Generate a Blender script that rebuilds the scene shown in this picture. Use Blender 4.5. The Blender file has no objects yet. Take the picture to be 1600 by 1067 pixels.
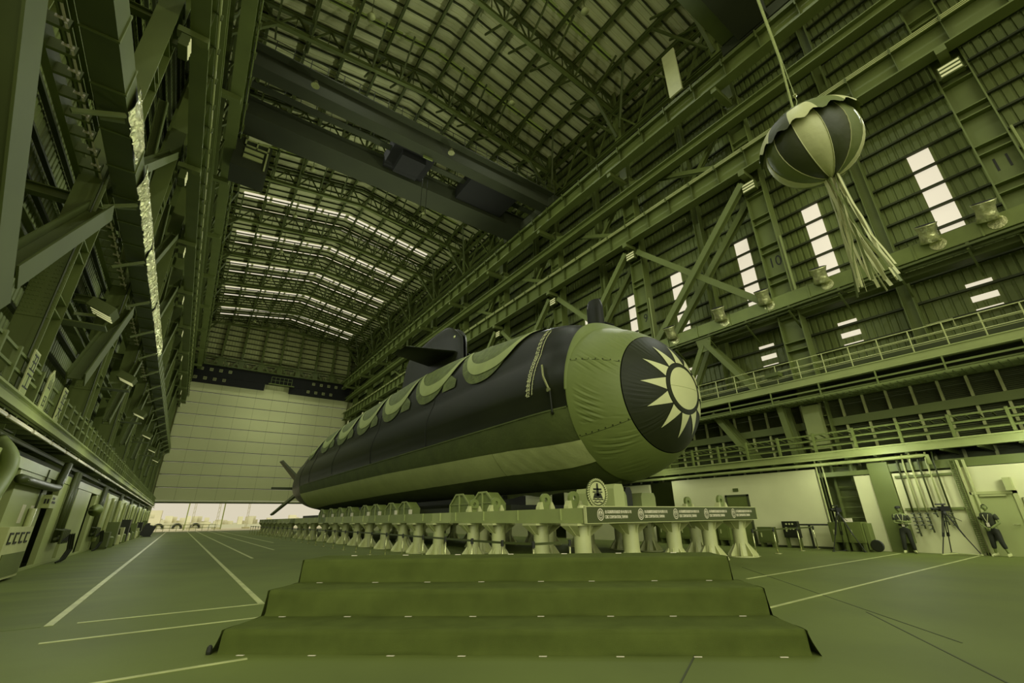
import bpy, math, random
from mathutils import Vector, Matrix, Quaternion
random.seed(7)
SC = bpy.context.scene
COL = SC.collection
PI = math.pi
rad = math.radians

LAMP_W, FLOOD_W, GAL_W, SUN_E, WORLD, EXPO = 2200.0, 3000.0, 80.0, 2.0, 1.0, 0.0
# ------------------------------------------------------------------ colours
PAL = [(0, (10, 11, 5)), (22, (22, 25, 12)), (35, (33, 37, 21)), (64, (60, 68, 27)), (79, (75, 86, 32)), (115, (110, 123, 60)),
       (154, (150, 160, 95)), (176, (180, 179, 128)), (208, (218, 209, 184)), (255, (245, 238, 222))]
def lin(c):
    c /= 255.0
    return c / 12.92 if c <= .04045 else ((c + .055) / 1.055) ** 2.4
def pal(L):
    for (a, ca), (b, cb) in zip(PAL, PAL[1:]):
        if L <= b:
            t = (L - a) / (b - a)
            return tuple(lin(ca[i] + (cb[i] - ca[i]) * t) for i in range(3))
    return tuple(lin(x) for x in PAL[-1][1])

def alb(L):
    if L < 64:
        c, k, q = pal(64), lin(L) / lin(64), pal(L)
        return tuple(x * k * .7 + y * .3 for x, y in zip(c, q))
    if L <= 150: return pal(L)
    c = pal(150); k = (lin(L) / lin(150)) if True else 1
    q = pal(L); w = .5 if L < 198 else .12; return tuple(min(.95, x * k * w + y * (1 - w)) for x, y in zip(c, q))
def mat(name, L, rough=.6, metal=0.0, spec=.4, var=.12, scale=1.5, bump=0.0, bscale=20, stretch=None, coat=0):
    m = bpy.data.materials.new(name)
    m.use_nodes = True
    nt = m.node_tree
    b = nt.nodes['Principled BSDF']
    b.inputs['Roughness'].default_value = rough
    b.inputs['Metallic'].default_value = metal
    b.inputs['Specular IOR Level'].default_value = spec
    b.inputs['Coat Weight'].default_value = coat
    tc = nt.nodes.new('ShaderNodeTexCoord')
    mp = nt.nodes.new('ShaderNodeMapping')
    nt.links.new(tc.outputs['Object'], mp.inputs['Vector'])
    if stretch: mp.inputs['Scale'].default_value = stretch
    no = nt.nodes.new('ShaderNodeTexNoise')
    no.inputs['Scale'].default_value = scale
    no.inputs['Detail'].default_value = 5
    nt.links.new(mp.outputs['Vector'], no.inputs['Vector'])
    cr = nt.nodes.new('ShaderNodeValToRGB')
    c = alb(L)
    cr.color_ramp.elements[0].position = .3
    cr.color_ramp.elements[1].position = .72
    cr.color_ramp.elements[0].color = (*[x * (1 - var) for x in c], 1)
    cr.color_ramp.elements[1].color = (*[min(1, x * (1 + var)) for x in c], 1)
    nt.links.new(no.outputs['Fac'], cr.inputs['Fac'])
    nt.links.new(cr.outputs['Color'], b.inputs['Base Color'])
    if bump:
        n2 = nt.nodes.new('ShaderNodeTexNoise')
        n2.inputs['Scale'].default_value = bscale
        n2.inputs['Detail'].default_value = 6
        nt.links.new(mp.outputs['Vector'], n2.inputs['Vector'])
        bp = nt.nodes.new('ShaderNodeBump')
        bp.inputs['Strength'].default_value = bump
        bp.inputs['Distance'].default_value = .05
        nt.links.new(n2.outputs['Fac'], bp.inputs['Height'])
        nt.links.new(bp.outputs['Normal'], b.inputs['Normal'])
    return m

def emis(name, L, strength=1.0):
    m = bpy.data.materials.new(name)
    m.use_nodes = True
    nt = m.node_tree
    b = nt.nodes['Principled BSDF']
    c = pal(L)
    b.inputs['Base Color'].default_value = (*[x * .5 for x in c], 1)
    b.inputs['Emission Color'].default_value = (*c, 1)
    b.inputs['Emission Strength'].default_value = strength
    return m

M = dict(
    steel=mat('painted_steel', 102, .55, var=.10, scale=.6, bump=.05),
    steel_dark=mat('dark_painted_steel', 80, .6, var=.12, scale=.6),
    girder=mat('crane_girder_paint', 45, .9, var=.1, scale=.5),
    cladding=mat('corrugated_cladding', 106, .5, var=.13, scale=.35, stretch=(1, 1, .3)),
    gable=mat('lightened_gable_cladding', 178, .5, var=.1, scale=.35, stretch=(1, 1, .3)),  # cladding tone lightened to make up for little light at the gable
    roofing=mat('roof_sheeting', 190, .6, var=.12, scale=.4),
    girt=mat('girt_steel', 58, .7),
    recess=mat('louvre_sheet', 66, .6),
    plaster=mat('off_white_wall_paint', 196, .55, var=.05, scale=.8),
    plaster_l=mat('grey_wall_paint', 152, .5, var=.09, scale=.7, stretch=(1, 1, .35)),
    floor=mat('green_coated_floor', 97, .62, spec=.18, var=.13, scale=.5, bump=.03, bscale=60, stretch=(1, 1, 1)),
    strip=mat('worn_concrete_strip', 92, .6, spec=.12, var=.2, scale=.5, stretch=(.5, 2, 1)),
    line=mat('floor_line_paint', 170, .5, var=.2, scale=3),
    carpet=mat('stair_carpet', 90, .95, spec=.1, var=.12, scale=3, bump=.6, bscale=260),
    tape=mat('white_tape', 205, .5, var=.05),
    hull=mat('black_hull_paint', 27, .42, spec=.18, var=.25, scale=.8, stretch=(3, .4, .5)),
    sail=mat('black_sail_paint', 25, .5, spec=.2, var=.2),
    hullcloth=mat('dark_hull_cloth', 74, .7, var=.15, scale=1, bump=.3, bscale=5),
    stripe=mat('pale_stripe_cloth', 165, .55, var=.07, scale=1, bump=.25, bscale=6),
    drape=mat('olive_bow_cloth', 103, .55, spec=.3, var=.06, scale=1.5),
    canton=mat('dark_bow_cloth', 37, .55, spec=.2, var=.12, scale=1.5),
    sun=mat('pale_emblem_cloth', 186, .55, var=.04),
    garland=mat('olive_garland_cloth', 84, .7, var=.3, scale=3, bump=.6, bscale=7),
    crescent=mat('pale_garland_band', 136, .65, var=.06),
    pylon=mat('pale_pylon_paint', 178, .45, var=.10, scale=2),
    beam=mat('grey_beam_paint', 142, .5, var=.08, scale=1),
    beam_pale=mat('pale_beam_paint', 160, .5, var=.08, scale=1),
    block=mat('keel_block_paint', 116, .5, var=.12, scale=1.5),
    white=mat('white_enamel', 200, .35, var=.03),
    sign=mat('dark_sign_face', 68, .5, var=.05),
    dark=mat('dark_plastic', 30, .5, var=.1),
    black=mat('black_rubber', 15, .9, var=.1),
    chrome=mat('bright_metal', 190, .25, metal=.8, var=.05),
    conduit=mat('conduit_paint', 132, .45, var=.08),
    pipe=mat('pale_pipe', 165, .4, var=.08),
    pipe_d=mat('dark_pipe', 62, .45, var=.1),
    cabinet=mat('green_cabinet_paint', 96, .45, var=.08),
    door=mat('hangar_door_skin', 190, .5, var=.08, scale=.15, stretch=(.4, 1, 1)),
    foil=mat('crumpled_foil', 185, .2, metal=.6, spec=.6, var=.3, scale=3, bump=1.0, bscale=6),
    duct=mat('galvanised_duct', 108, .4, metal=.3, var=.15, scale=1.2),
    quay=mat('quay_concrete', 205, .7, var=.06, scale=.2),
    sea=mat('sea_water', 176, .3, var=.08, scale=.05),
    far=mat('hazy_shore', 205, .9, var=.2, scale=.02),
    boat=mat('boat_paint', 198, .6, var=.25, scale=.8),
    skin=mat('skin', 112, .5, var=.05),
    hair=mat('dark_hair', 26, .6),
    shirt=mat('dark_shirt', 44, .8, var=.1),
    trousers=mat('black_trousers', 33, .8, var=.1),
    shoe=mat('pale_shoe', 170, .6),
    gore_l=mat('pale_gore_cloth', 182, .5, var=.06, bump=.3, bscale=4),
    gore_m=mat('olive_gore_cloth', 98, .55, var=.06, bump=.3, bscale=4),
    gore_d=mat('dark_gore_cloth', 58, .55, var=.06, bump=.3, bscale=4),
    rope=mat('pale_rope', 140, .8, var=.15, scale=8),
    pane=emis('translucent_panel', 208, 1.0),
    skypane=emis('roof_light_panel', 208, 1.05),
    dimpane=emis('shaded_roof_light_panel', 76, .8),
    lamp=emis('lamp_lens', 214, 1.6),
    tube=emis('lit_lamp_bar', 172, 1.0),
)

# ------------------------------------------------------------------ mesh builder
def rep(name, mb, mats, parent, offs):
    """one piece, then one linked copy per offset, each a part of its own"""
    o = mb.build(name, mats, parent)
    for d in offs:
        c = o.copy(); COL.objects.link(c); c.parent = parent; c.location = o.location + Vector(d); W[c.name] = W[o.name]
class MB:
    def __init__(s): s.v, s.f, s.m = [], [], []
    def add(s, vs, fs, m=0):
        b = len(s.v)
        s.v.extend(tuple(p) for p in vs)
        s.f.extend(tuple(b + i for i in f) for f in fs)
        s.m.extend([m] * len(fs))
        return s
    def box(s, x0, x1, y0, y1, z0, z1, m=0):
        vs = [(x, y, z) for x in (x0, x1) for y in (y0, y1) for z in (z0, z1)]
        return s.add(vs, [(0, 1, 3, 2), (4, 6, 7, 5), (0, 4, 5, 1), (2, 3, 7, 6), (0, 2, 6, 4), (1, 5, 7, 3)], m)
    def frame(s, p0, p1, up=(0, 0, 1)):
        d = (Vector(p1) - Vector(p0)).normalized()
        u = Vector(up)
        if abs(d.dot(u)) > .98: u = Vector((0, 1, 0)) if abs(d.y) < .9 else Vector((1, 0, 0))
        a = d.cross(u).normalized()
        return d, a, a.cross(d).normalized()
    def bar(s, p0, p1, w, h, up=(0, 0, 1), m=0, ow=0, oh=0):
        p0, p1 = Vector(p0), Vector(p1)
        d, a, u = s.frame(p0, p1, up)
        c = a * ow + u * oh
        vs = [p + c + a * (i * w / 2) + u * (j * h / 2) for p in (p0, p1) for i in (-1, 1) for j in (-1, 1)]
        return s.add(vs, [(0, 1, 3, 2), (4, 6, 7, 5), (0, 4, 5, 1), (2, 3, 7, 6), (0, 2, 6, 4), (1, 5, 7, 3)], m)
    def ibeam(s, p0, p1, w, h, t=.05, up=(0, 0, 1), m=0):
        s.bar(p0, p1, w, t, up, m, oh=h / 2 - t / 2)
        s.bar(p0, p1, w, t, up, m, oh=-h / 2 + t / 2)
        return s.bar(p0, p1, t, h - 2 * t, up, m)
    def tube(s, pts, r, n=8, m=0, caps=True):
        pts = [Vector(p) for p in pts]
        rs = r if isinstance(r, (list, tuple)) else [r] * len(pts)
        rings, ref = [], None
        for i, p in enumerate(pts):
            d = (pts[min(i + 1, len(pts) - 1)] - pts[max(i - 1, 0)])
            d = d.normalized() if d.length > 1e-9 else Vector((0, 0, 1))
            if ref is None:
                ref = Vector((0, 0, 1)) if abs(d.z) < .9 else Vector((1, 0, 0))
            a = d.cross(ref)
            if a.length < 1e-4: a = d.cross(Vector((0, 1, 0)))
            a.normalize(); b = a.cross(d).normalized(); ref = b
            rings.append([p + (a * math.cos(2 * PI * k / n) + b * math.sin(2 * PI * k / n)) * rs[i] for k in range(n)])
        vs = [q for R in rings for q in R]
        fs = [(i * n + k, i * n + (k + 1) % n, (i + 1) * n + (k + 1) % n, (i + 1) * n + k) for i in range(len(pts) - 1) for k in range(n)]
        if caps: fs += [tuple(range(n))[::-1], tuple(range((len(pts) - 1) * n, len(pts) * n))]
        return s.add(vs, fs, m)
    def lathe(s, prof, c=(0, 0, 0), n=20, m=0, axis='z'):
        c = Vector(c); vs = []
        for r, h in prof:
            for k in range(n):
                a = 2 * PI * k / n
                q = (r * math.cos(a), r * math.sin(a), h)
                if axis == 'y': q = (q[0], q[2], q[1])
                if axis == 'x': q = (q[2], q[0], q[1])
                vs.append(c + Vector(q))
        L = len(prof)
        fs = [(i * n + k, i * n + (k + 1) % n, (i + 1) * n + (k + 1) % n, (i + 1) * n + k) for i in range(L - 1) for k in range(n)]
        fs += [tuple(range(n))[::-1], tuple(range((L - 1) * n, L * n))]
        return s.add(vs, fs, m)
    def prism(s, poly, h0, h1, axis='z', m=0):
        n = len(poly)
        def P(u, v, h): return {'z': (u, v, h), 'x': (h, u, v), 'y': (u, h, v)}[axis]
        vs = [P(u, v, h0) for u, v in poly] + [P(u, v, h1) for u, v in poly]
        fs = [tuple(range(n))[::-1], tuple(range(n, 2 * n))] + [(i, (i + 1) % n, n + (i + 1) % n, n + i) for i in range(n)]
        return s.add(vs, fs, m)
    def grid(s, fn, nu, nv, m=0, wrap=False):
        vs = [fn(i / nu, j / nv) for i in range(nu + 1) for j in range(nv + 1)]
        w = nv + 1
        fs = [(i * w + j, (i + 1) * w + j, (i + 1) * w + j + 1, i * w + j + 1) for i in range(nu) for j in range(nv)]
        return s.add(vs, fs, m)
    def build(s, name, mats, parent=None, smooth=False, origin=None):
        if not isinstance(mats, (list, tuple)): mats = [mats]
        if parent is not None: o0 = W[parent.name] if origin is None else Vector(origin)
        elif origin is not None: o0 = Vector(origin)
        else:
            xs, ys, zs = zip(*s.v)
            o0 = Vector(((min(xs) + max(xs)) / 2, (min(ys) + max(ys)) / 2, min(zs)))
        me = bpy.data.meshes.new(name)
        me.from_pydata([(x - o0.x, y - o0.y, z - o0.z) for x, y, z in s.v], [], s.f)
        for m in mats: me.materials.append(m)
        if len(mats) > 1: me.polygons.foreach_set('material_index', s.m)
        if smooth: me.polygons.foreach_set('use_smooth', [True] * len(s.f))
        me.validate(); me.update()
        o = bpy.data.objects.new(name, me)
        COL.objects.link(o)
        if parent is not None:
            o.parent = parent
            o.location = o0 - W[parent.name]
        else: o.location = o0
        W[o.name] = o0
        return o
W = {}
def sharp(o, ang=35):
    try: o.data.set_sharp_from_angle(angle=rad(ang))
    except Exception: pass
    return o
def empty(name, loc, label=None, cat=None, group=None):
    o = bpy.data.objects.new(name, None)
    o.empty_display_size = .2
    COL.objects.link(o)
    o.location = loc
    W[o.name] = Vector(loc)
    if label: tag(o, label, cat, group)
    return o
def tag(o, label=None, cat=None, group=None, kind=None):
    if label: o['label'] = label
    if cat: o['category'] = cat
    if group: o['group'] = group
    if kind: o['kind'] = kind
    return o
def S(o): return tag(o, kind='structure')
KIDS = {}
def copy_tree(o, loc, label=None):
    c = o.copy(); COL.objects.link(c); c.location = loc; W[c.name] = Vector(loc)
    if label: c['label'] = label
    for ch in [x for x in o.children]:
        d = ch.copy(); COL.objects.link(d); d.parent = c
        for g in [x for x in ch.children]:
            e = g.copy(); COL.objects.link(e); e.parent = d
    return c
ORD = ['nearest', 'second', 'third', 'fourth', 'fifth', 'sixth', 'seventh', 'eighth', 'ninth', 'tenth', 'eleventh', 'twelfth', 'thirteenth',
       'fourteenth', 'fifteenth', 'sixteenth', 'seventeenth', 'eighteenth', 'nineteenth', 'twentieth'] + \
      [t + '-' + u for t in ('twenty', 'thirty', 'forty', 'fifty') for u in ('first', 'second', 'third', 'fourth', 'fifth', 'sixth', 'seventh', 'eighth', 'ninth', 'tenth')]

def text_mesh(mb, s, size, place, m=0, ax='CENTER', ext=.004, fat=0):
    """letters as real geometry: place(u, v, w) maps text coordinates to world"""
    cu = bpy.data.curves.new('t', 'FONT')
    cu.body = s; cu.size = size; cu.align_x = ax; cu.align_y = 'CENTER'; cu.extrude = ext; cu.resolution_u = 3; cu.offset = fat
    ob = bpy.data.objects.new('t', cu); COL.objects.link(ob)
    dg = bpy.context.evaluated_depsgraph_get()
    me = bpy.data.meshes.new_from_object(ob.evaluated_get(dg))
    mb.add([place(*v.co) for v in me.vertices], [tuple(p.vertices) for p in me.polygons], m)
    bpy.data.objects.remove(ob); bpy.data.curves.remove(cu); bpy.data.meshes.remove(me)

# ------------------------------------------------------------------ camera
FPX, CX, CY = 680.0, 800, 533.5
def dray(px, py): return Vector((px - CX, -(py - CY), -FPX)).normalized()
vY = dray(278, 816.5); vX = dray(1830, 795); vX = (vX - vY * vX.dot(vY)).normalized(); vZ = vX.cross(vY)
CAMZ = 1.5
cam = bpy.data.cameras.new('camera'); camo = bpy.data.objects.new('camera', cam); COL.objects.link(camo)
cam.sensor_width = 36; cam.lens = FPX / 1600 * 36; cam.clip_start = .05; cam.clip_end = 3000
# rows of the world->camera matrix are built from the axes seen by the camera; its transpose is camera->world
R = Matrix(((vX.x, vX.y, vX.z), (vY.x, vY.y, vY.z), (vZ.x, vZ.y, vZ.z)))
camo.matrix_world = Matrix.Translation((0, 0, CAMZ)) @ R.to_4x4()
SC.camera = camo
# ================================================================== THE HALL
XC = 11.05                       # hall centre line
def mx(x): return 2 * XC - x     # mirror to the left side
BAY = 10.0
CY0 = -.55
Y0H, Y1H = -12.0, 104.0
YL0 = 6.0                       # left side wall cut short out of view: an added gap for more daylight
def roofz(x): return 43.4 - abs(x - XC) * .156

b = MB(); b.box(-9, 30, Y0H - 30, Y1H + 1, -.3, 0)
floor = S(b.build('floor', M['floor']))
b = MB(); b.box(-8.4, -1.42, 10.85, Y1H, 0, .004)
S(b.build('floor_strip', M['strip'], floor))
ln = MB()
for x, ya, yb in ((-1.34, 10.9, 103.9), (1.67, 10.9, 103.9), (3.0, 24, 103.9), (4.75, 30, 103.9), (6.2, 40, 103.9)):
    ln.box(x - .055, x + .055, ya, yb, 0, .007)
for xa, xb, y in ((-1.0, 4.5, 10.9), (-1.2, 3.9, 9.45), (-.6, 1.0, 6.85), (8.6, 24.2, 4.55), (12.0, 23.6, 6.72)):
    ln.box(xa, xb, y - .03, y + .03, 0, .007)
S(ln.build('floor_marking', M['line'], floor))
sm = MB()
for x0, y0, x1, y1 in ((2.1, 2.2, 5.6, 3.9), (5.0, .2, 9.5, 3.4), (8.2, 2.0, 14.5, 8.2)):
    sm.bar((x0, y0, .002), (x1, y1, .002), .02, .004)
S(sm.build('floor_seam', M['girt'], floor))

# ---- side walls: corrugated sheet, girts, wind posts
def side_wall(sgn, name):
    Y0H = -12.0 if sgn > 0 else YL0
    X = 29.0 if sgn > 0 else mx(29.0)
    b = MB(); pitch = .36; n = int((Y1H - Y0H) / pitch)
    vs = []
    for i in range(n + 1):
        y = Y0H + i * pitch
        for dy, dx in ((0, 0), (.22, 0), (.25, .05), (.33, .05)):
            vs.append((y + dy, X + sgn * dx))
    P = [(x, y, z) for z in (0, 41.2) for y, x in vs]; k = len(vs)
    b.add(P, [(i, i + 1, k + i + 1, k + i) for i in range(k - 1)])
    b.box(min(X, X + sgn * .3) + (.08 if sgn > 0 else 0), max(X, X + sgn * .3) - (.08 if sgn < 0 else 0), Y0H, Y1H, 0, 41.2)
    w = S(b.build(name, M['cladding']))
    g = MB()
    for i in range(27):
        z = 9.0 + 1.2 * i
        xa, xb = sorted((X - sgn * .06, X - sgn * .24))
        g.box(xa, xb, Y0H, Y1H, z, z + .11)
    S(g.build('girt', M['girt'], w))
    g = MB()
    for k in range(-1 if sgn > 0 else 1, 11):
        y = CY0 + BAY * k + BAY / 2
        g.ibeam((X - sgn * .5, y, 8), (X - sgn * .5, y, 40.5), .55, .5, .04, up=(0, 1, 0))
    S(g.build('wind_post', M['steel'], w))
    return w
side_wall(1, 'wall_right'); side_wall(-1, 'wall_left')

# ---- tall translucent strips in the right wall
wi = 1
for k in range(0, 10):
    for dy in (2.45, 7.9):
        y = CY0 + BAY * k + dy
        for seg, (z0, z1) in enumerate(((13.75, 19.95), (11.5, 11.75), (10.8, 11.08), (10.25, 10.42))):
            b = MB(); b.box(28.93, 28.99, y - .46, y + .46, z0, z1)
            S(b.build('window_%d' % wi, M['pane'])); wi += 1
# ---- roof
b = MB()
n = int((Y1H - Y0H + 1) / .5)
vs = []
for i in range(n):
    y = Y0H + i * .5
    for dy, dz in ((0, 0), (.3, 0), (.35, .05), (.45, .05)): vs.append((y + dy, dz))
XS = (mx(29.3), XC, 29.3); k = len(vs)
P = [(x, y, roofz(x) + dz) for x in XS for y, dz in vs]
b.add(P, [(c * k + i, c * k + i + 1, (c + 1) * k + i + 1, (c + 1) * k + i) for c in (0, 1) for i in range(k - 1)])
for xa, xb in ((mx(29.3), XC), (XC, 29.3)):
    b.add([(xa, Y0H, roofz(xa) + .12), (xb, Y0H, roofz(xb) + .12), (xb, Y1H + .5, roofz(xb) + .12), (xa, Y1H + .5, roofz(xa) + .12)], [(0, 1, 2, 3)])
ceil = S(b.build('ceiling', M['roofing']))
g = MB()
y = Y0H + .4
while y < Y1H:
    for s in (-1, 1):
        g.bar((XC, y, roofz(XC) - .12), (XC + s * 17.9, y, roofz(XC + 17.9) - .12), .10, .2)
    y += 1.25
S(g.build('purlin', M['girt'], ceil))
g = MB()
for s in (-1, 1):
    for d in (1.2, 4.3, 7.4, 10.5, 13.6, 16.2):
        x = XC + s * d
        g.ibeam((x, Y0H, roofz(x) - .42), (x, Y1H, roofz(x) - .42), .22, .4, .05)
S(g.build('roof_beam', M['steel_dark'], ceil))
for k in range(0, 10):
    yt = CY0 + BAY * k + 10
    for dy in (-2.25, 1.15):
        y = yt + dy
        if y > 103: continue
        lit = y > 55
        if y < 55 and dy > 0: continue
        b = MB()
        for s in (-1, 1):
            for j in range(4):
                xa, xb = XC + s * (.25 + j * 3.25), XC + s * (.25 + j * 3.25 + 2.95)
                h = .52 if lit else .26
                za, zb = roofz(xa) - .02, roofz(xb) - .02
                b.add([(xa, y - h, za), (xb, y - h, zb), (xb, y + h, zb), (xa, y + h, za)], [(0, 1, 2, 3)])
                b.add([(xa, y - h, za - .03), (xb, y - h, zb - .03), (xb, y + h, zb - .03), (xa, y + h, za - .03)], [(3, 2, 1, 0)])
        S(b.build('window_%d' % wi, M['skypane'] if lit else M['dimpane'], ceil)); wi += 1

# ---- gable wall with the big hangar door
GY = 104.0
b = MB(); pitch = .5; xs = []
x = -6.0
while x < 29: xs += [(x, 0), (x + .3, 0), (x + .35, .06), (x + .46, .06)]; x += pitch
k = len(xs)
P = [(x, GY + dy, z if z < 40 else roofz(x)) for z in (27.2, 43) for x, dy in xs]
b.add(P, [(i, i + 1, k + i + 1, k + i) for i in range(k - 1)])
b.box(mx(29.2), mx(26.4), GY, GY + .3, 0, 41); b.box(26.4, 29.2, GY, GY + .3, 0, 41)
wb = S(b.build('wall_back', M['gable']))
g = MB()
for i in range(13): g.box(-5, 27.2, GY - .22, GY - .05, 29 + i * 1.15, 29.16 + i * 1.15)
S(g.build('girt', M['girt'], wb))
g = MB()
for i in range(9):
    x = -3.4 + i * 3.65
    g.ibeam((x, GY - .4, 32.4), (x, GY - .4, roofz(x) - .6), .4, .5, .05, up=(0, 1, 0))
S(g.build('wind_post', M['steel'], wb))

d = S(empty('door_1', (XC, GY, 5.2)))
b = MB()
for i in range(10):
    z0 = 5.2 + i * 2.25
    b.box(-4.6, 26.6, GY - .45, GY - .1, z0 + .05, z0 + 2.2)
b.box(-4.6, 26.6, GY - .6, GY - .05, 4.75, 5.2)
S(b.build('door_leaf', M['door'], d))
b = MB()
for i in range(11):
    x = -4.6 + i * 3.12
    b.box(x - .012, x + .012, GY - .47, GY - .44, 5.2, 27.6)
for i in range(1, 10): b.box(-4.6, 26.6, GY - .5, GY - .43, 5.17 + i * 2.25, 5.28 + i * 2.25)
b.box(-4.6, 26.6, GY - .64, GY - .58, 4.75, 4.98)
S(b.build('door_seam', M['girt'], d))
# door-head machinery: pocket beams, castellated girder, white target plates
t = empty('door_head_gantry', (XC, GY - 1, 27.4), 'dark machinery beam across the head of the hangar door with rows of pale squares', 'gantry')
b = MB()
for xa, xb, za, zb in ((-4.6, 26.6, 28.6, 31.0), (-4.2, 9.0, 27.2, 28.6), (13.8, 26.4, 27.2, 28.6)):
    b.box(xa, xb, GY - 1.2, GY - .65, za, zb - .04)
b.build('pocket_beam', M['black'], t)
b = MB()
for zz in (30.9, 32.6): b.box(-4.6, 26.6, GY - 1.6, GY - 1.0, zz, zz + .22)
for i in range(9):
    x = -3.4 + i * 3.65
    b.box(x - .5, x + .5, GY - 1.45, GY - 1.3, 31.1, 32.6)
    for s in (-1, 1): b.bar((x + s * .5, GY - 1.37, 32.5), (x + s * 1.5, GY - 1.37, 31.1), .12, .3)
b.build('castellated_girder', M['steel_dark'], t)
b = MB()
for i in range(6): b.tube([(10 + i * .8, GY - 1.7, 28.8), (10 + i * .8, GY - 1.7, 30.2)], .04, 5)
for zz in (29.5, 30.2): b.tube([(10, GY - 1.7, zz), (14, GY - 1.7, zz)], .04, 5)
b.box(9.6, 14.6, GY - 1.8, GY - 1.2, 28.6, 28.75)
b.build('service_platform', M['steel'], t)
for z, x0s in ((30.0, (-4.1, 18.5)), (28.1, (-3.2, 17.6))):
    for x0 in x0s:
        for i in range(5 if z > 29 else 4):
            b = MB(); x = x0 + i * 1.62
            b.box(x - .28, x + .28, GY - 1.26, GY - 1.21, z - .28, z + .28)
            b.box(x - .2, x - .03, GY - 1.28, GY - 1.26, z - .2, z - .03, 1); b.box(x + .03, x + .2, GY - 1.28, GY - 1.26, z + .03, z + .2, 1)
            b.box(x + .03, x + .2, GY - 1.28, GY - 1.26, z - .2, z - .03, 1); b.box(x - .2, x - .03, GY - 1.28, GY - 1.26, z + .03, z + .2, 1)
            b.build('target_plate', [M['pipe'], M['black']], t)

# ---- columns, both sides
def column(side, k):
    y = CY0 + BAY * k
    f = (lambda x: x) if side == 'right' else mx
    def bx(b, xa, xb, *r):
        xa, xb = sorted((f(xa), f(xb))); b.box(xa, xb, *r)
    t = empty('steel_column', (f(27.1), y, 0), '%s tall steel column along the %s side of the hall, counted from the camera' % (ORD[k - (0 if side == 'right' else 2)], side), 'column',
              'steel columns of the %s side' % side)
    b = MB()
    bx(b, 26.8, 27.6, y - .60, y - .54, 0, 30); bx(b, 26.8, 27.6, y + .54, y + .60, 0, 30)
    bx(b, 27.16, 27.22, y - .54, y + .54, 0, 30)
    b.build('shaft', M['steel'], t)
    b = MB()
    bx(b, 26.75, 26.82, y - .38, y + .38, 30, 41.2); bx(b, 27.4, 27.47, y - .38, y + .38, 30, 41.2); bx(b, 26.82, 27.4, y - .04, y + .04, 30, 41.2)
    b.build('upper_shaft', M['steel'], t)
    b = MB()
    for i in range(12):
        z = 3.6 + i * 2.2
        bx(b, 26.83, 27.16, y - .54, y + .54, z, z + .05); bx(b, 26.83, 27.16, y - .54, y + .54, z + .5, z + .55)
    b.build('stiffener', M['steel'], t)
    b = MB()
    bx(b, 26.82, 27.58, y - .63, y - .60, 7.6, 9.8)
    for i in range(14):
        for j in range(4):
            for s in (-1, 1):
                xx = 27.2 + s * (.08 + j * .085); bx(b, xx - .018, xx + .018, y - .65, y - .63, 7.7 + i * .145, 7.74 + i * .145)
    b.build('bolted_splice', M['steel'], t)
    b = MB()
    b.tube([(f(26.9), y - .72, 12.5 if side == 'right' else 5), (f(26.9), y - .72, 17.6)], .055 if side == 'right' else .03, 6)
    b.build('conduit', M['conduit'] if side == 'right' else M['pipe_d'], t)
    # bracket carrying the lower runway
    b = MB(); bx(b, 25.6, 26.8, y - .2, y + .2, 22.3, 22.64)
    bx(b, 24.7, 26.8, y - .2, y + .2, 29.35, 29.75)
    b.build('runway_bracket', M['steel'], t)
    if side == 'right' and k <= 3:
        b = MB()
        text_mesh(b, {0: '11', 1: '10', 2: '9', 3: '8'}[k], 1.0, lambda u, v, w: (27.15 - w, y - u * .8, 16.15 + v))
        b.build('column_number', M['dark'], t)
    # flood light at runway height
    l = empty('flood_light', (f(26.2), y, 21.3), 'flood light with three bright bars on the %s %s column' % (ORD[k - (0 if side == 'right' else 2)], side), 'lamp', 'three-bar flood lights of the %s side' % side)
    b = MB(); bx(b, 26.2, 26.55, y - .42, y + .42, 21.3, 22.0); bx(b, 26.5, 26.8, y - .08, y + .08, 21.5, 21.8)
    b.build('housing', M['steel_dark'], l)
    for i in range(3):
        b = MB(); bx(b, 26.17, 26.2, y - .38, y + .38, 21.38 + i * .22, 21.48 + i * .22)
        b.build('light_bar', M['tube'], l)
    if k > 9: return t
    FL = bpy.data.lights.new('flood_beam', 'SPOT'); fo = bpy.data.objects.new('flood_beam', FL); COL.objects.link(fo)
    fo.location = (f(24.6), y, 21.2); FL.energy = FLOOD_W * (1.5 if side == 'right' else 1); FL.spot_size = rad(150); FL.spot_blend = 1; FL.shadow_soft_size = .35; FL.color = (.97, 1, .88)
    fo.rotation_euler = Vector((-1 if side == 'right' else 1, 0, .06)).to_track_quat('-Z', 'Y').to_euler()
    return t
for k in range(0, 11): column('right', k)
for k in range(2, 11): column('left', k)

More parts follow.
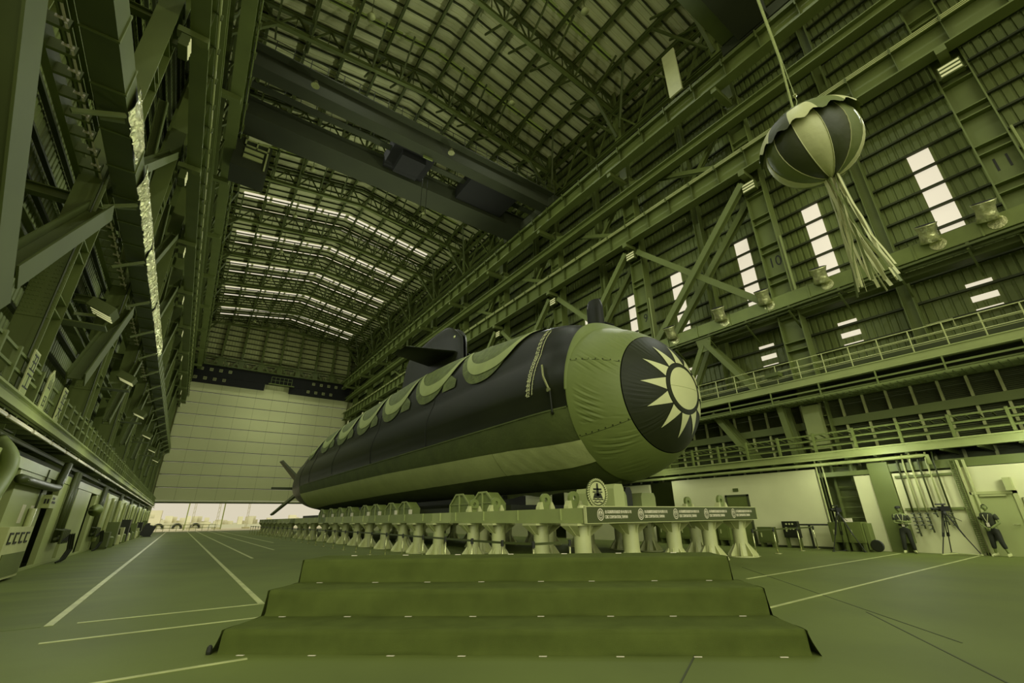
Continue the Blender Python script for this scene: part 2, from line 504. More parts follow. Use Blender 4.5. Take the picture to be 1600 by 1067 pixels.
# ---- long members on both sides
def runway(side):
    f = (lambda x: x) if side == 'right' else mx
    Y0H = -12.0 if side == 'right' else YL0
    t = empty('crane_runway', (f(26), 46, 22.65), 'lower crane runway girder with rail along the %s wall columns' % side, 'crane runway')
    b = MB(); b.ibeam((f(26), Y0H, 23.45), (f(26), Y1H - 1, 23.45), .75, 1.6, .08); b.build('girder', M['steel'], t)
    b = MB(); b.bar((f(26), Y0H, 24.34), (f(26), Y1H - 1, 24.34), .14, .16); b.build('rail', M['steel_dark'], t)
    b = MB()
    for j in range(3): b.bar((f(25.50), Y0H, 24.0 + .1 * j), (f(25.50), Y1H - 1, 24.0 + .1 * j), .06, .05)
    b.build('conductor_rail', M['pipe'], t)
    b = MB()
    y = Y0H + 1
    while y < Y1H - 2:
        b.bar((f(25.9), y, 24.25), (f(25.42), y, 24.1), .08, .1); b.bar((f(25.42), y, 24.2), (f(25.42), y, 23.8), .08, .06)
        break
    rep('conductor_bracket', b, M['steel_dark'], t, [(0, 2.0 * i, 0) for i in range(1, 57 if side == 'right' else 48)])
    b = MB(); y = Y0H + 1
    xa, xb = sorted((f(25.68), f(25.95))); b.box(xa, xb, y - .02, y + .02, 22.75, 24.15)
    rep('web_stiffener', b, M['steel_dark'], t, [(0, 2.0 * i, 0) for i in range(1, 57 if side == 'right' else 48)])
    # upper runway
    t = empty('crane_runway', (f(25), 46, 29.75), 'upper crane runway girder carrying the big bridge cranes on the %s side' % side, 'crane runway')
    b = MB(); b.ibeam((f(25), Y0H, 30.5), (f(25), Y1H - 1, 30.5), .8, 1.5, .08); b.build('girder', M['steel'], t)
    b = MB(); b.bar((f(25), Y0H, 31.35), (f(25), Y1H - 1, 31.35), .14, .18); b.build('rail', M['steel_dark'], t)
    b = MB()
    for j in range(3): b.bar((f(24.48), Y0H, 31.0 + .1 * j), (f(24.48), Y1H - 1, 31.0 + .1 * j), .07, .06)
    b.build('conductor_rail', M['steel'], t)
    b = MB(); y = Y0H + 1.2
    while y < Y1H - 2:
        b.bar((f(24.9), y, 31.3), (f(24.4), y, 31.15), .1, .12); b.bar((f(24.4), y, 31.3), (f(24.4), y, 30.6), .1, .07)
        break
    rep('conductor_bracket', b, M['steel_dark'], t, [(0, 2.4 * i, 0) for i in range(1, 47 if side == 'right' else 39)])
    b = MB(); y = Y0H + 1.2
    xa, xb = sorted((f(24.63), f(24.95))); b.box(xa, xb, y - .02, y + .02, 29.85, 31.2)
    rep('web_stiffener', b, M['steel_dark'], t, [(0, 2.4 * i, 0) for i in range(1, 47 if side == 'right' else 39)])
    # tie beam
    t = MB(); t.ibeam((f(26.0), Y0H, 27.4), (f(26.0), Y1H - 1, 27.4), .7, .75, .07)
    tag(t.build('tie_beam', M['steel']), 'long steel tie beam between the two crane runways on the %s side' % side, 'beam')
    # eaves girder lattice
    t = empty('eaves_truss', (f(26.4), 46, 34), 'longitudinal lattice girder under the eaves of the %s side' % side, 'truss')
    b = MB()
    for z in (34.2, 38.0): b.ibeam((f(26.4), Y0H, z), (f(26.4), Y1H - 1, z), .3, .3, .04)
    b.build('chord', M['steel_dark'], t)
    b = MB()
    for k in range(-1 if side == 'right' else 1, 10):
        y = CY0 + BAY * k
        for i in range(4):
            ya, yb = y + i * 2.5, y + i * 2.5 + 2.5
            b.bar((f(26.4), ya, 34.2 if i % 2 else 38), (f(26.4), yb, 38 if i % 2 else 34.2), .16, .16)
    b.build('web_lattice', M['steel_dark'], t)
runway('right'); runway('left')

# ---- diagonal bracing beams
def brace(side, y0, z0, y1, z1, x, lab, w=.42):
    f = (lambda q: q) if side == 'right' else mx
    b = MB(); b.ibeam((f(x), y0, z0), (f(x), y1, z1), w, w, .05, up=(1, 0, 0))
    tag(b.build('brace_beam', M['steel' if side == 'right' else 'steel_dark']), lab, 'brace', 'diagonal steel braces of the %s side' % side)  # left braces use the darker steel to mute sunlight on them
for k in range(1, 8):
    y0 = CY0 + BAY * k; bay = '%s bay beyond the column marked 10' % ORD[k - 1].replace('nearest', 'first')
    brace('right', y0 + .3, 22, y0 + 9.0, 12.9, 26.15, 'brace falling away from the camera, hall side, %s' % bay)
    brace('right', y0 + .3, 12.9, y0 + 9.4, 21.8, 26.5, 'brace rising away from the camera, %s' % bay)
    brace('right', y0 + .3, 22, y0 + 9.0, 12.9, 27.6, 'brace falling away from the camera, wall side, %s' % bay)
    brace('right', y0 + .6, 24.4, y0 + 9.4, 29.2, 26.9, 'upper brace between the two runways, %s' % bay, .34)
    brace('right', y0 + .6, 29.2, y0 + 5, 24.5, 27.2, 'short upper brace near the wall sheeting, %s' % bay, .3)
for k in range(2, 9):
    y0 = CY0 + BAY * k; n = ORD[k - 2].replace('nearest', 'first')
    brace('left', y0 - 5.2, 7.0, y0 - .2, 12.2, 26.75, 'heavy brace rising to the %s left column below the duct' % n, .6 if k < 4 else .34)
    brace('left', y0 + .6, 14.2, y0 + 9.0, 22.4, 27.0, 'upper brace rising from the %s left column above the duct' % n, .45)
    brace('left', y0 + 9.4, 14.2, y0 + 4.8, 22.4, 27.4, 'upper brace falling from runway, left bay beyond the %s column' % n, .4)
brace('left', 7.3, 13.1, 13.8, 6.0, 26.8, 'broad leaning member at the left edge of the photo, in front of all others', .9)
def strut(x0, x1, y, z, lab):
    b = MB(); b.ibeam((x0, y, z), (x1, y, z), .34, .38, .04)
    tag(b.build('strut_beam', M['steel']), lab, 'strut', 'cross struts behind the left columns')
for k in range(1, 8):
    y0 = CY0 + BAY * k
    for z, h in ((12.4, 'duct'), (22.5, 'lower runway')):
        strut(-6.8, -5.5, y0, z, 'short cross strut behind the %s left column at %s height' % (ORD[k - 1].replace('nearest', 'first'), h))
    b = MB(); b.ibeam((-5.6, y0 - 9.6, 9.6), (-5.6, y0 - .4, 9.6), .4, .5, .05)
    tag(b.build('strut_beam', M['steel_dark']), 'level beam behind the braces before the %s left column' % ORD[k - 1].replace('nearest', 'first'), 'beam', 'level beams of the left side')
    b = MB(); b.ibeam((-6.2, y0 - 9.6, 16.4), (-6.2, y0 - .4, 16.4), .35, .5, .05)
    tag(b.build('strut_beam', M['steel_dark']), 'level beam above the duct before the %s left column' % ORD[k - 1].replace('nearest', 'first'), 'beam', 'level beams of the left side')

# ---- roof trusses
def truss(k):
    y = CY0 + BAY * k
    t = empty('roof_truss', (XC, y, 38.6), 'lattice roof truss spanning the hall, %s counted from the camera' % ORD[k - 1], 'truss', 'roof trusses across the hall')
    zb = lambda x: 40.2 - abs(x - XC) * .105
    zt = lambda x: roofz(x) - .75
    b = MB()
    for s in (-1, 1): b.ibeam((XC, y, zb(XC)), (XC + s * 15.5, y, zb(XC + 15.5)), .34, .38, .05)
    b.build('bottom_chord', M['steel'], t)
    b = MB()
    for s in (-1, 1): b.ibeam((XC, y, zt(XC)), (XC + s * 15.5, y, zt(XC + 15.5)), .3, .3, .05)
    b.build('top_chord', M['steel_dark'], t)
    b = MB()
    for s in (-1, 1):
        for i in range(6):
            x0 = XC + s * i * 2.58; x1 = x0 + s * 1.29; x2 = x0 + s * 2.58
            b.bar((x0, y, zb(x0)), (x1, y, zt(x1)), .13, .13); b.bar((x1, y, zt(x1)), (x2, y, zb(x2)), .13, .13)
            b.bar((x1, y, zt(x1)), (x1, y, zb(x1)), .07, .07); b.bar((x2, y, zb(x2)), (x2, y, zt(x2)), .13, .13)
            b.bar((x2, y, zb(x2)), (x2, y - 3.1, roofz(x2) - .6), .14, .16); b.bar((x2, y, zb(x2)), (x2, y + 3.1, roofz(x2) - .6), .14, .16)
    b.build('web_lattice', M['steel_dark'], t)
    b = MB()
    for s in (-1, 1):
        b = MB()
        b.bar((XC + s * 15.6, y, 35.2), (XC + s * 12.9, y, zb(XC + 12.9)), .25, .3)
        b.bar((XC + s * 15.6, y - .4, 36), (XC + s * 13.5, y - 3.4, zt(XC + 13.5)), .18, .2); b.bar((XC + s * 15.6, y + .4, 36), (XC + s * 13.5, y + 3.4, zt(XC + 13.5)), .18, .2)
        b.build('knee_brace', M['steel_dark'], t)
for k in range(1, 11): truss(k)

# ---- big bridge crane: two girders
t = empty('bridge_crane', (XC, 31, 31.4), 'big dark overhead bridge crane with two girders spanning the hall', 'crane')
for ya, yb in ((27.5, 28.6), (32.3, 34.8)):
    b = MB(); b.box(mx(25.2), 25.2, ya, yb, 31.45, 32.9); b.box(mx(25.2), 25.2, ya - .25, yb + .2, 32.9, 33.0)
    b.build('girder', M['girder'], t)
b = MB()
for yy in (26.7, 30.2):
    b.box(mx(24.6), 24.6, yy - .25, yy + .35, 32.35, 32.45)
    for z in (32.9, 33.4): b.tube([(mx(24.6), yy - .25, z), (24.6, yy - .25, z)], .03, 5)
    for i in range(24): x = mx(24.6) + i * 1.18; b.tube([(x, yy - .25, 32.4), (x, yy - .25, 33.4)], .03, 5)
b.build('crane_walkway', M['girder'], t)
for x in (mx(25), 25):
    b = MB(); b.box(x - .45, x + .45, 26.6, 35.6, 31.5, 32.4)
    b.build('end_truck', M['girder'], t)
    for yy in (27.2, 28.6, 33.6, 35):
        b = MB(); b.lathe([(.3, -.1), (.3, .1)], (x, yy, 31.75), 14, axis='x'); b.build('wheel', M['steel_dark'], t)
b = MB(); b.box(8.6, 12.4, 28.7, 32.2, 31.9, 33.4); b.box(9.4, 11.6, 29.2, 31.6, 31.2, 31.9)
b.build('hoist_trolley', M['black'], t)
b = MB(); b.box(16.2, 21.6, 28.7, 32.2, 31.8, 33.2); b.build('hoist_trolley', M['black'], t)
for xx in (17.3, 17.8): 
    b = MB(); b.tube([(xx - 5.2, 31, 31.3), (xx - 5.2, 31, 27.5)], .03, 5); b.build('hoist_cable', M['dark'], t)
b = MB(); b.box(-2.6, .0, 35.0, 37.4, 28.3, 31.3); cabp = b.build('operator_cab', M['girder'], t)
b = MB()
for xa, xb, za, zb in ((-2.0, -.2, 30.5, 30.62), (-2.0, -.2, 31.1, 31.22), (-2.0, -1.88, 30.5, 31.2), (-.32, -.2, 28.6, 31.2), (-1.15, -1.05, 30.5, 31.2)): b.box(xa, xb, 34.9, 35.0, za, zb)
for z in (29.9, 29.3): b.box(-1.9, -.5, 34.9, 35.0, z, z + .35)
b.build('window_frame', M['beam_pale'], cabp)
b = MB(); b.box(9.9, 13.2, 27.36, 27.44, 32.95, 33.6)
for i in range(8):
    for j in range(3): b.box(10.05 + i * .4, 10.27 + i * .4, 27.34, 27.36, 33.03 + j * .19, 33.15 + j * .19, 1)
b.build('rating_plate', [M['steel'], M['dark']], t)
b = MB(); b.box(11.0, 11.9, 28.4, 28.5, 31.2, 31.8); b.build('lamp_plate', M['steel'], t)
for x in (1.6, 13.0):
    b = MB(); b.lathe([(.1, .5), (.28, .1), (.3, 0)], (x, 27.0, 31.6), 14); b.build('work_lamp', [M['chrome']], t)
t = empty('bridge_crane', (XC, 6, 31.4), 'near bridge crane girder end resting on the right runway above the hanging ball', 'crane')
b = MB(); b.box(mx(24.4), 24.4, 5.0, 7.0, 31.5, 33.4); b.build('girder', M['girder'], t)
for xa, xb in ((24.5, 25.5), (mx(25.5), mx(24.5))):
    b = MB(); b.box(xa, xb, 2.4, 8.2, 31.45, 32.3); b.build('end_truck', M['girder'], t)
b = MB()
for i in range(22): x = 24 - i * .9; b.tube([(x, 8.0, 32.4), (x, 8.0, 33.5)], .04, 5)
for z in (33.0, 33.5): b.tube([(3, 8.0, z), (24.4, 8.0, z)], .035, 5)
b.box(3, 24.4, 7.1, 8.1, 32.3, 32.4); b.build('crane_walkway', M['steel_dark'], t)
b = MB(); b.box(12.6, 15.4, 2.4, 4.9, 31.6, 33); b.build('hoist_trolley', M['girder'], t)
b = MB(); b.box(24.6, 24.75, 11.5, 12.6, 31.9, 36.5)
tag(b.build('banner_sheet', M['gore_l']), 'pale sheet hanging above the right upper runway beside the near crane', 'sheet')

# ---- high-bay lamps under the roof
n = 0
lamp0 = None
for k in range(0, 10):
    for x in (4.2, 17.9):
        y = CY0 + BAY * k + 5
        lab = 'high-bay roof lamp, %s pair from the camera, %s side' % (ORD[k].replace('nearest', 'first'), 'left' if x < 11 else 'right')
        if lamp0 is None:
            lamp0 = t = empty('high_bay_lamp', (x, y, 38.6), lab, 'lamp', 'high-bay lamps under the roof')
            b = MB(); b.lathe([(.05, .55), (.12, .5), (.14, .25), (.3, .06), (.32, 0)], (x, y, 38.6), 14); b.build('reflector', M['pipe'], t, True)
            b = MB(); b.tube([(x, y, 39.1), (x, y, roofz(x) - .3)], .03, 5); b.build('hanger', M['steel_dark'], t)
            b = MB(); b.lathe([(.24, 0), (.24, .02)], (x, y, 38.605), 14); b.build('lens', M['lamp'], t)
        else: copy_tree(lamp0, (x, y, 38.6), lab)
        L = bpy.data.lights.new('high_bay_light', 'SPOT'); lo = bpy.data.objects.new('high_bay_light', L); COL.objects.link(lo)
        lo.location = (x, y, 38.5); L.energy = LAMP_W; L.spot_size = rad(140); L.spot_blend = 1; L.shadow_soft_size = .4
        L.color = (.97, 1, .88)
# ================================================================== SIDE EQUIPMENT
# ---- right: lower rooms
WX = 24.6
b = MB(); b.box(27.3, 27.6, Y0H, Y1H, 0, 9.0)
for i in range(52): b.box(27.24, 27.3, Y0H, Y1H, 3.9 + i * .08, 3.94 + i * .08)
rec = S(b.build('wall_right_recess', M['recess']))
b = MB(); b.box(27.0, 27.24, Y0H, Y1H, 5.75, 6.15); b.box(27.0, 27.24, Y0H, Y1H, 7.1, 7.6); b.build('recess_band', M['steel'], rec).__setitem__('kind', 'structure')
b = MB(); y = -6.3
while y < 60:
    b.box(27.08, 27.2, y - .05, y + .05, 3.6, 7.1); y += .97
b.build('mullion', M['pipe'], rec)
PAN = [(9.35, 17.45, 3.5), (7.22, 7.85, 3.06), (4.42, 6.45, 3.06), (-9, 4.42, 3.12), (19.2, 27.5, 3.4), (29.2, 37.5, 3.4), (39.2, 47.5, 3.4), (49.2, 57.5, 3.4), (59.2, 67.5, 3.4), (69.2, 77.5, 3.4), (79.2, 100, 3.4)]
b = MB()
for ya, yb, z in PAN: b.box(WX, WX + .18, ya, yb, 0, z)
low = S(b.build('wall_right_lower', M['plaster']))
b = MB(); b.box(26.2, 26.4, Y0H, Y1H, 0, 3.6)
S(b.build('wall_right_inner', M['steel_dark']))
b = MB(); b.box(WX - .02, WX + .2, Y0H, 6.52, 3.14, 3.46); b.box(WX - .02, WX + .2, 7.2, 9.3, 3.1, 3.3)
S(b.build('trim_1', M['steel']))
b = MB(); b.box(WX - .02, WX, -9, 4.42, 0, .09); b.box(WX - .02, WX, 9.35, 17.45, 0, .09)
S(b.build('baseboard_right', M['girt'], low))
b = MB(); b.box(WX - .12, WX + .3, 6.47, 7.2, 0, 3.55)
tag(b.build('post_plate', M['steel']), 'broad olive steel post plate between the white wall panels on the right', 'post')
# door in the long white panel
d = S(empty('door_2', (WX - .03, 13.45, 0)))
b = MB(); b.box(WX - .05, WX - .01, 12.9, 14.0, 0, 2.42); b.build('door_leaf', M['cabinet'], d)
b = MB()
for ya, yb, za, zb in ((12.8, 12.9, 0, 2.52), (14.0, 14.1, 0, 2.52), (12.8, 14.1, 2.42, 2.52)): b.box(WX - .07, WX, ya, yb, za, zb)
b.build('door_frame', M['girt'], d)
b = MB(); b.box(WX - .03, WX, 13.3, 13.6, 2.68, 2.85); tag(b.build('room_plate', M['steel_dark']), 'little dark room plate above the green door behind the platform', 'sign')
d = S(empty('door_3', (WX - .03, 3.65, 0)))
b = MB(); b.box(WX - .05, WX - .01, 3.12, 4.2, 0, 2.1); b.build('door_leaf', M['plaster_l'], d)
b = MB()
for ya, yb, za, zb in ((3.0, 3.12, 0, 2.2), (4.2, 4.3, 0, 2.2), (3.0, 4.3, 2.1, 2.2)): b.box(WX - .09, WX, ya, yb, za, zb)
b.build('door_frame', M['pipe'], d)
b = MB(); b.tube([(WX - .05, 3.25, 1.05), (WX - .14, 3.25, 1.05), (WX - .14, 3.4, 1.05)], .02, 6); b.build('door_handle', M['chrome'], d)
b = MB(); b.box(WX - .12, WX - .05, 3.3, 4.0, 2.02, 2.08); b.build('door_closer', M['pipe'], d)
b = MB(); b.box(WX - .28, WX, 3.02, 3.22, 2.2, 2.65); tag(b.build('exit_lamp_box', M['pipe']), 'box lamp on the wall above the corner of the right-hand door', 'lamp')
t = empty('notice_panel', (WX - .02, 2.95, 1.4), 'dark framed notice panel at the right edge of the photo', 'notice board')
b = MB(); b.box(WX - .05, WX, 2.2, 2.95, 1.35, 1.95); b.build('board', M['sign'], t)
b = MB()
for i in range(3): b.box(WX - .06, WX - .05, 2.3, 2.8, 1.45 + i * .15, 1.53 + i * .15)
b.add([(WX - .06, 2.93, 1.93), (WX - .06, 2.8, 1.93), (WX - .06, 2.93, 1.75)], [(0, 1, 2)])
b.build('text_block', M['pylon'], t)
# ladder between panels
t = empty('wall_ladder', (25.3, 8.4, 0), 'olive ladder frame with rungs in the gap beside the long white wall panel', 'ladder')
b = MB()
for y in (8.05, 8.85): b.box(25.25, 25.35, y - .05, y + .05, 0, 3.7)
b.build('ladder_rail', M['steel'], t)
for i in range(8):
    c = MB(); c.tube([(25.3, 8.05, .4 + i * .45), (25.3, 8.85, .4 + i * .45)], .03, 6); c.build('rung', M['steel'], t)
b = MB(); b.box(25.6, 26.2, 7.95, 9.3, 0, 3.6); tag(b.build('cupboard_recess', M['steel']), 'olive recess panel behind the ladder frame', 'panel')
for i, y in enumerate((9.25, 9.12, 8.98)):
    b = MB(); b.tube([(WX - .03, y, 3.9), (WX - .03, y, 1.2 - .0 * i), (WX - .1, y - .05, 1.0)], .035, 6)
    tag(b.build('cable_conduit', M['pipe_d'] if i % 2 else M['pipe']), '%s of three conduits down the end of the long white panel' % ('leftmost', 'middle one', 'rightmost')[i], 'pipe', 'conduits beside the ladder')
b = MB(); b.tube([(25, 7.95, 3.9), (25, 8.0, 2.9), (25, 7.7, 2.6), (25, 7.5, 2.6)], .09, 8)
tag(b.build('bent_pipe', M['steel']), 'thick bent pipe between the ladder and the white side panel', 'pipe')
# supply pipes with valves on the white wall
YP = [6.12, 5.92, 5.68, 5.42, 5.16, 4.95]
for i, y in enumerate(YP):
    t = empty('supply_pipe', (WX - .12, y, 1.45), '%s of six vertical supply pipes above valves on the right white wall' % ('leftmost', 'second', 'third', 'fourth', 'fifth', 'rightmost')[i], 'pipe', 'supply pipes on the right wall')
    b = MB(); b.tube([(WX - .12, y - .05, 3.8), (WX - .12, y, 3.4), (WX - .12, y, 1.5)], .032, 7); b.build('pipe', M['pipe_d'] if i in (0, 3, 5) else M['pipe'], t, True)
    b = MB()
    n = (6, 4, 5, 1, 3, 4)[i]
    for j in range(n):
        z = 1.45 - j * .14
        b.tube([(WX - .2, y + .0 - .04 * j * 0, z), (WX - .05, y, z)], .035, 6); b.tube([(WX - .24, y - .065, z), (WX - .24, y + .065, z)], .022, 6)
    b.tube([(WX - .14, y, 1.5), (WX - .14, y - .03, 1.45 - .14 * n)], .028, 6)
    b.build('valve_set', M['pipe_d'], t)
for z, l in ((2.86, 'upper'), (1.58, 'lower')):
    b = MB(); b.box(WX - .1, WX - .02, 4.55, 6.35, z, z + .09)
    tag(b.build('pipe_clamp_rail', M['steel']), l + ' clamp rail carrying the supply pipes on the right wall', 'rail')
b = MB()
for i in range(46): b.box(WX - .09, WX - .05, 4.36, 4.5, .1 + i * .07, .13 + i * .07)
for y in (4.36, 4.5): b.box(WX - .1, WX - .04, y - .015, y + .015, 0, 3.4)
tag(b.build('cable_ladder', M['steel']), 'vertical cable ladder between the supply pipes and the door', 'cable tray')
for y, l in ((4.28, 'beside the cable ladder'), (4.1, 'just left of the right-hand door')):
    b = MB(); b.tube([(WX - .05, y, 3.4), (WX - .05, y, 1.3)], .05, 7); tag(b.build('wall_pipe', M['pipe']), 'slim pale vertical pipe ' + l, 'pipe', None)
b = MB(); b.lathe([(.07, 0), (.09, .05), (.09, .14), (.05, .16)], (WX - .15, 4.12, 1.2), 12); tag(b.build('siren', M['dark']), 'small dark siren on the wall beside the right-hand door', 'siren')
b = MB(); b.box(WX - .35, WX - .02, 6.35, 6.75, .35, 1.05); b.box(WX - .3, WX - .05, 6.4, 6.45, 0, .35); b.box(WX - .3, WX - .05, 6.65, 6.7, 0, .35)
tag(b.build('pedestal_box', M['steel']), 'olive pedestal box behind the person with folded arms', 'box')
b = MB(); b.box(WX - .22, WX - .02, 3.95, 4.15, .75, 1.05); b.box(WX - .15, WX - .05, 3.98, 4.1, .5, .75); tag(b.build('fire_bell_box', M['dark']), 'dark box on the wall behind the person with clasped hands', 'box')
# cabinets along the right wall
def cabinet(name, y0, y1, x0, x1, z0, z1, lab, m='cabinet', legs=True, cat='cabinet', grp=None):
    t = empty(name, ((x0 + x1) / 2, (y0 + y1) / 2, 0), lab, cat, grp)
    b = MB(); b.box(x0, x1, y0, y1, z0, z1); b.build('body', M[m], t)
    b = MB(); b.box(x0 - .02, x0, y0 + .06, y1 - .06, z0 + .08, z1 - .08); b.build('door', M[m], t)
    if legs:
        for yy in (y0 + .08, y1 - .08):
            b = MB(); b.box(x0 + .03, x1 - .03, yy - .05, yy + .05, 0, z0); b.build('leg', M['steel_dark'], t)
    b = MB(); b.box(x0 - .05, x0 - .02, y1 - .2, y1 - .15, (z0 + z1) / 2 - .1, (z0 + z1) / 2 + .1); b.build('handle', M['pipe'], t)
    return t
for i, (a, c) in enumerate(((15.62, 16.75), (14.5, 15.5), (13.75, 14.4), (17.2, 18.2))):
    cabinet('equipment_cabinet', a, c, 23.75, 24.4, .28, 1.12, 'dark green cabinet on legs under the platform sign, %s from the left' % ('second', 'third', 'rightmost', 'first')[i], grp='cabinets behind the front pylons')
t = cabinet('control_box', 10.55, 11.25, 24.2, 24.45, .45, 1.18, 'dark control box on two legs before the white wall, right of the platform', 'dark', cat='control box')
b = MB()
for i in range(3): b.lathe([(.04, 0), (.04, .03)], (24.16, 10.75 + i * .14, 1.06), 8, axis='x')
for i in range(3): b.lathe([(.05, 0), (.05, .02)], (24.17, 10.75 + i * .14, .85 - .0), 8, axis='x')
b.build('gauge', M['pylon'], t)
cabinet('low_cabinet', 11.7, 12.4, 24.0, 24.45, .2, .92, 'low olive cabinet beside the dark control box', 'steel_dark')
b = MB(); b.tube([(24.35, 10.5, 1.03), (24.35, 9.0, 1.03)], .04, 6); b.tube([(24.35, 10.1, 0), (24.35, 10.1, 1.03)], .05, 6)
tag(b.build('guard_rail', M['dark']), 'dark guard rail between the control box and the generator cabinets', 'rail')
for i, (a, c) in enumerate(((8.35, 8.95), (7.72, 8.3))):
    cabinet('generator_cabinet', a, c, 23.45, 24.2, .35, 1.15, '%s of two green generator cabinets behind the camera tripod' % ('left', 'right')[i], grp='generator cabinets')
b = MB(); b.box(23.6, 24.1, 7.55, 7.7, .1, 1.1); tag(b.build('cabinet_end_board', M['steel']), 'upright board leaning at the right end of the generator cabinets', 'board')
b = MB(); b.lathe([(.2, -.04), (.23, -.02), (.23, .02), (.2, .04)], (23.6, 7.4, .25), 18, axis='x'); tag(b.build('hose_reel', M['dark']), 'dark hose reel on the floor beside the generator cabinets', 'reel')
b = MB(); b.box(24.0, 24.1, 8.2, 8.5, 1.15, 1.3); tag(b.build('paper_sheet', M['white']), 'white paper sheet propped on the generator cabinets', 'paper')

# ---- right galleries
def gallery(side):
    Y0H = -12.0 if side == 'right' else YL0
    f = (lambda x: x) if side == 'right' else mx
    def bx(b, xa, xb, *r): xa, xb = sorted((f(xa), f(xb))); b.box(xa, xb, *r)
    e = 24.3 if side == 'right' else 26.1
    t = empty('low_gallery', (f(e + 1), 46, 3.85), 'lower gallery walkway with railing along the %s wall' % side, 'gallery')
    zb = 3.85 if side == 'right' else 4.2
    b = MB(); b.ibeam((f(e), Y0H, zb + .18), (f(e), Y1H - 2, zb + .18), .25, .36, .05); bx(b, e, e + .03, Y0H, Y1H - 2, zb, zb + .36)
    b.build('edge_beam', M['beam'], t)
    b = MB(); bx(b, e + .1, e + 2.9, Y0H, Y1H - 2, zb + .2, zb + .28)
    y = Y0H
    while y < Y1H - 3:
        bx(b, e + .1, e + 2.6, y, y + .12, zb - .05, zb + .2); y += 1.1
    b.build('deck', M['steel_dark'], t)
    b = MB()
    hs = (.62, .92, 1.2) if side == 'right' else (.45, .85, 1.25)
    for h in hs: bx(b, e + .02, e + .08, Y0H, Y1H - 2, zb + h - .035, zb + h + .03)
    b.build('handrail', M['steel'], t)
    y = -4.25
    step = 1.65 if side == 'right' else 1.2
    n = 0
    while y < 100 and n < 96:
        if not (side == 'left' and y < 5):
            b = MB(); bx(b, e - .03, e + .1, y - .05, y + .05, zb + .3, zb + hs[-1] + .08); b.build('railing_post', M['steel'], t); n += 1
        y += step
    if side == 'left':
        b = MB(); y = 6
        while y < 60: bx(b, e + .9, e + .94, y, y + .03, zb + .3, zb + 1.3); y += .3
        for h in (.4, .6, .8, 1.0, 1.2): bx(b, e + .9, e + .94, Y0H, Y1H - 3, zb + h, zb + h + .03)
        b.build('mesh_guard', M['steel_dark'], t)
    else:
        b = MB(); y = -5
        while y < 40:
            b.bar((f(e + .15), y, zb + 1.2), (f(e + .75), y, zb + 1.12), .05, .05); y += .37
        for i in range(5): b.tube([(f(e + .25 + .1 * i), Y0H, zb + .68 + .02 * i), (f(e + .25 + .1 * i), Y1H - 3, zb + .68 + .02 * i)], .04, 5); b.tube([(f(e + .25 + .1 * i), Y0H, zb + .98), (f(e + .25 + .1 * i), Y1H - 3, zb + .98)], .035, 5)
        b.build('cable_tray', M['steel_dark'], t)
    return t
gallery('right'); gallery('left')
# pipe under the right gallery with its stepped end
b = MB(); b.tube([(24.3, 60, 3.62), (24.3, 5.2, 3.66), (24.35, 5.05, 3.66), (24.35, 5.05, 3.3)], .075, 8)
tag(b.build('header_pipe', M['beam'], smooth=True), 'long pale header pipe slung under the lower right gallery', 'pipe')
b = MB(); b.box(26.0, 26.2, Y0H, Y1H, 7.95, 8.1)
# upper gallery right
t = empty('upper_gallery', (26.0, 46, 7.75), 'upper gallery with pipe railing and hanging cable trays along the right wall', 'gallery')
b = MB(); b.ibeam((25.5, Y0H, 7.95), (25.5, Y1H - 2, 7.95), .3, .42, .05); b.box(25.4, 25.46, Y0H, Y1H - 2, 7.74, 8.16); b.build('edge_beam', M['beam'], t)
b = MB(); b.box(25.6, 27.4, Y0H, Y1H - 2, 8.06, 8.12); b.build('deck', M['steel_dark'], t)
b = MB()
for h in (.35, .68, 1.05): b.tube([(25.5, Y0H, 8.16 + h), (25.5, Y1H - 2, 8.16 + h)], .025, 6)
for h in (.35, .68, 1.05): b.tube([(27.0, Y0H, 8.16 + h), (27.0, Y1H - 2, 8.16 + h)], .02, 5)
b.build('handrail', M['pipe'], t)
y = -5.0; n = 0
while y < 100 and n < 90:
    b = MB(); b.tube([(25.5, y, 8.14), (25.5, y, 9.21)], .028, 6); b.build('railing_post', M['pipe'], t); y += 1.18; n += 1
b = MB()
y = -6
while y < 60: b.box(25.35, 26.5, y, y + .03, 7.02, 7.06); y += .27
for x in (25.35, 25.6, 25.85, 26.1, 26.35, 26.5): b.box(x, x + .03, Y0H, Y1H - 3, 7.02, 7.12)
b.box(25.35, 25.38, Y0H, Y1H - 3, 7.36, 7.44)
y = -6
while y < 100: b.box(25.34, 25.4, y, y + .06, 7.05, 7.75); y += 2.4
for j in range(4): b.tube([(25.5 + .2 * j, Y0H, 7.2), (25.5 + .2 * j, Y1H - 4, 7.2)], .05, 5)
b.build('cable_tray', M['steel'], t)
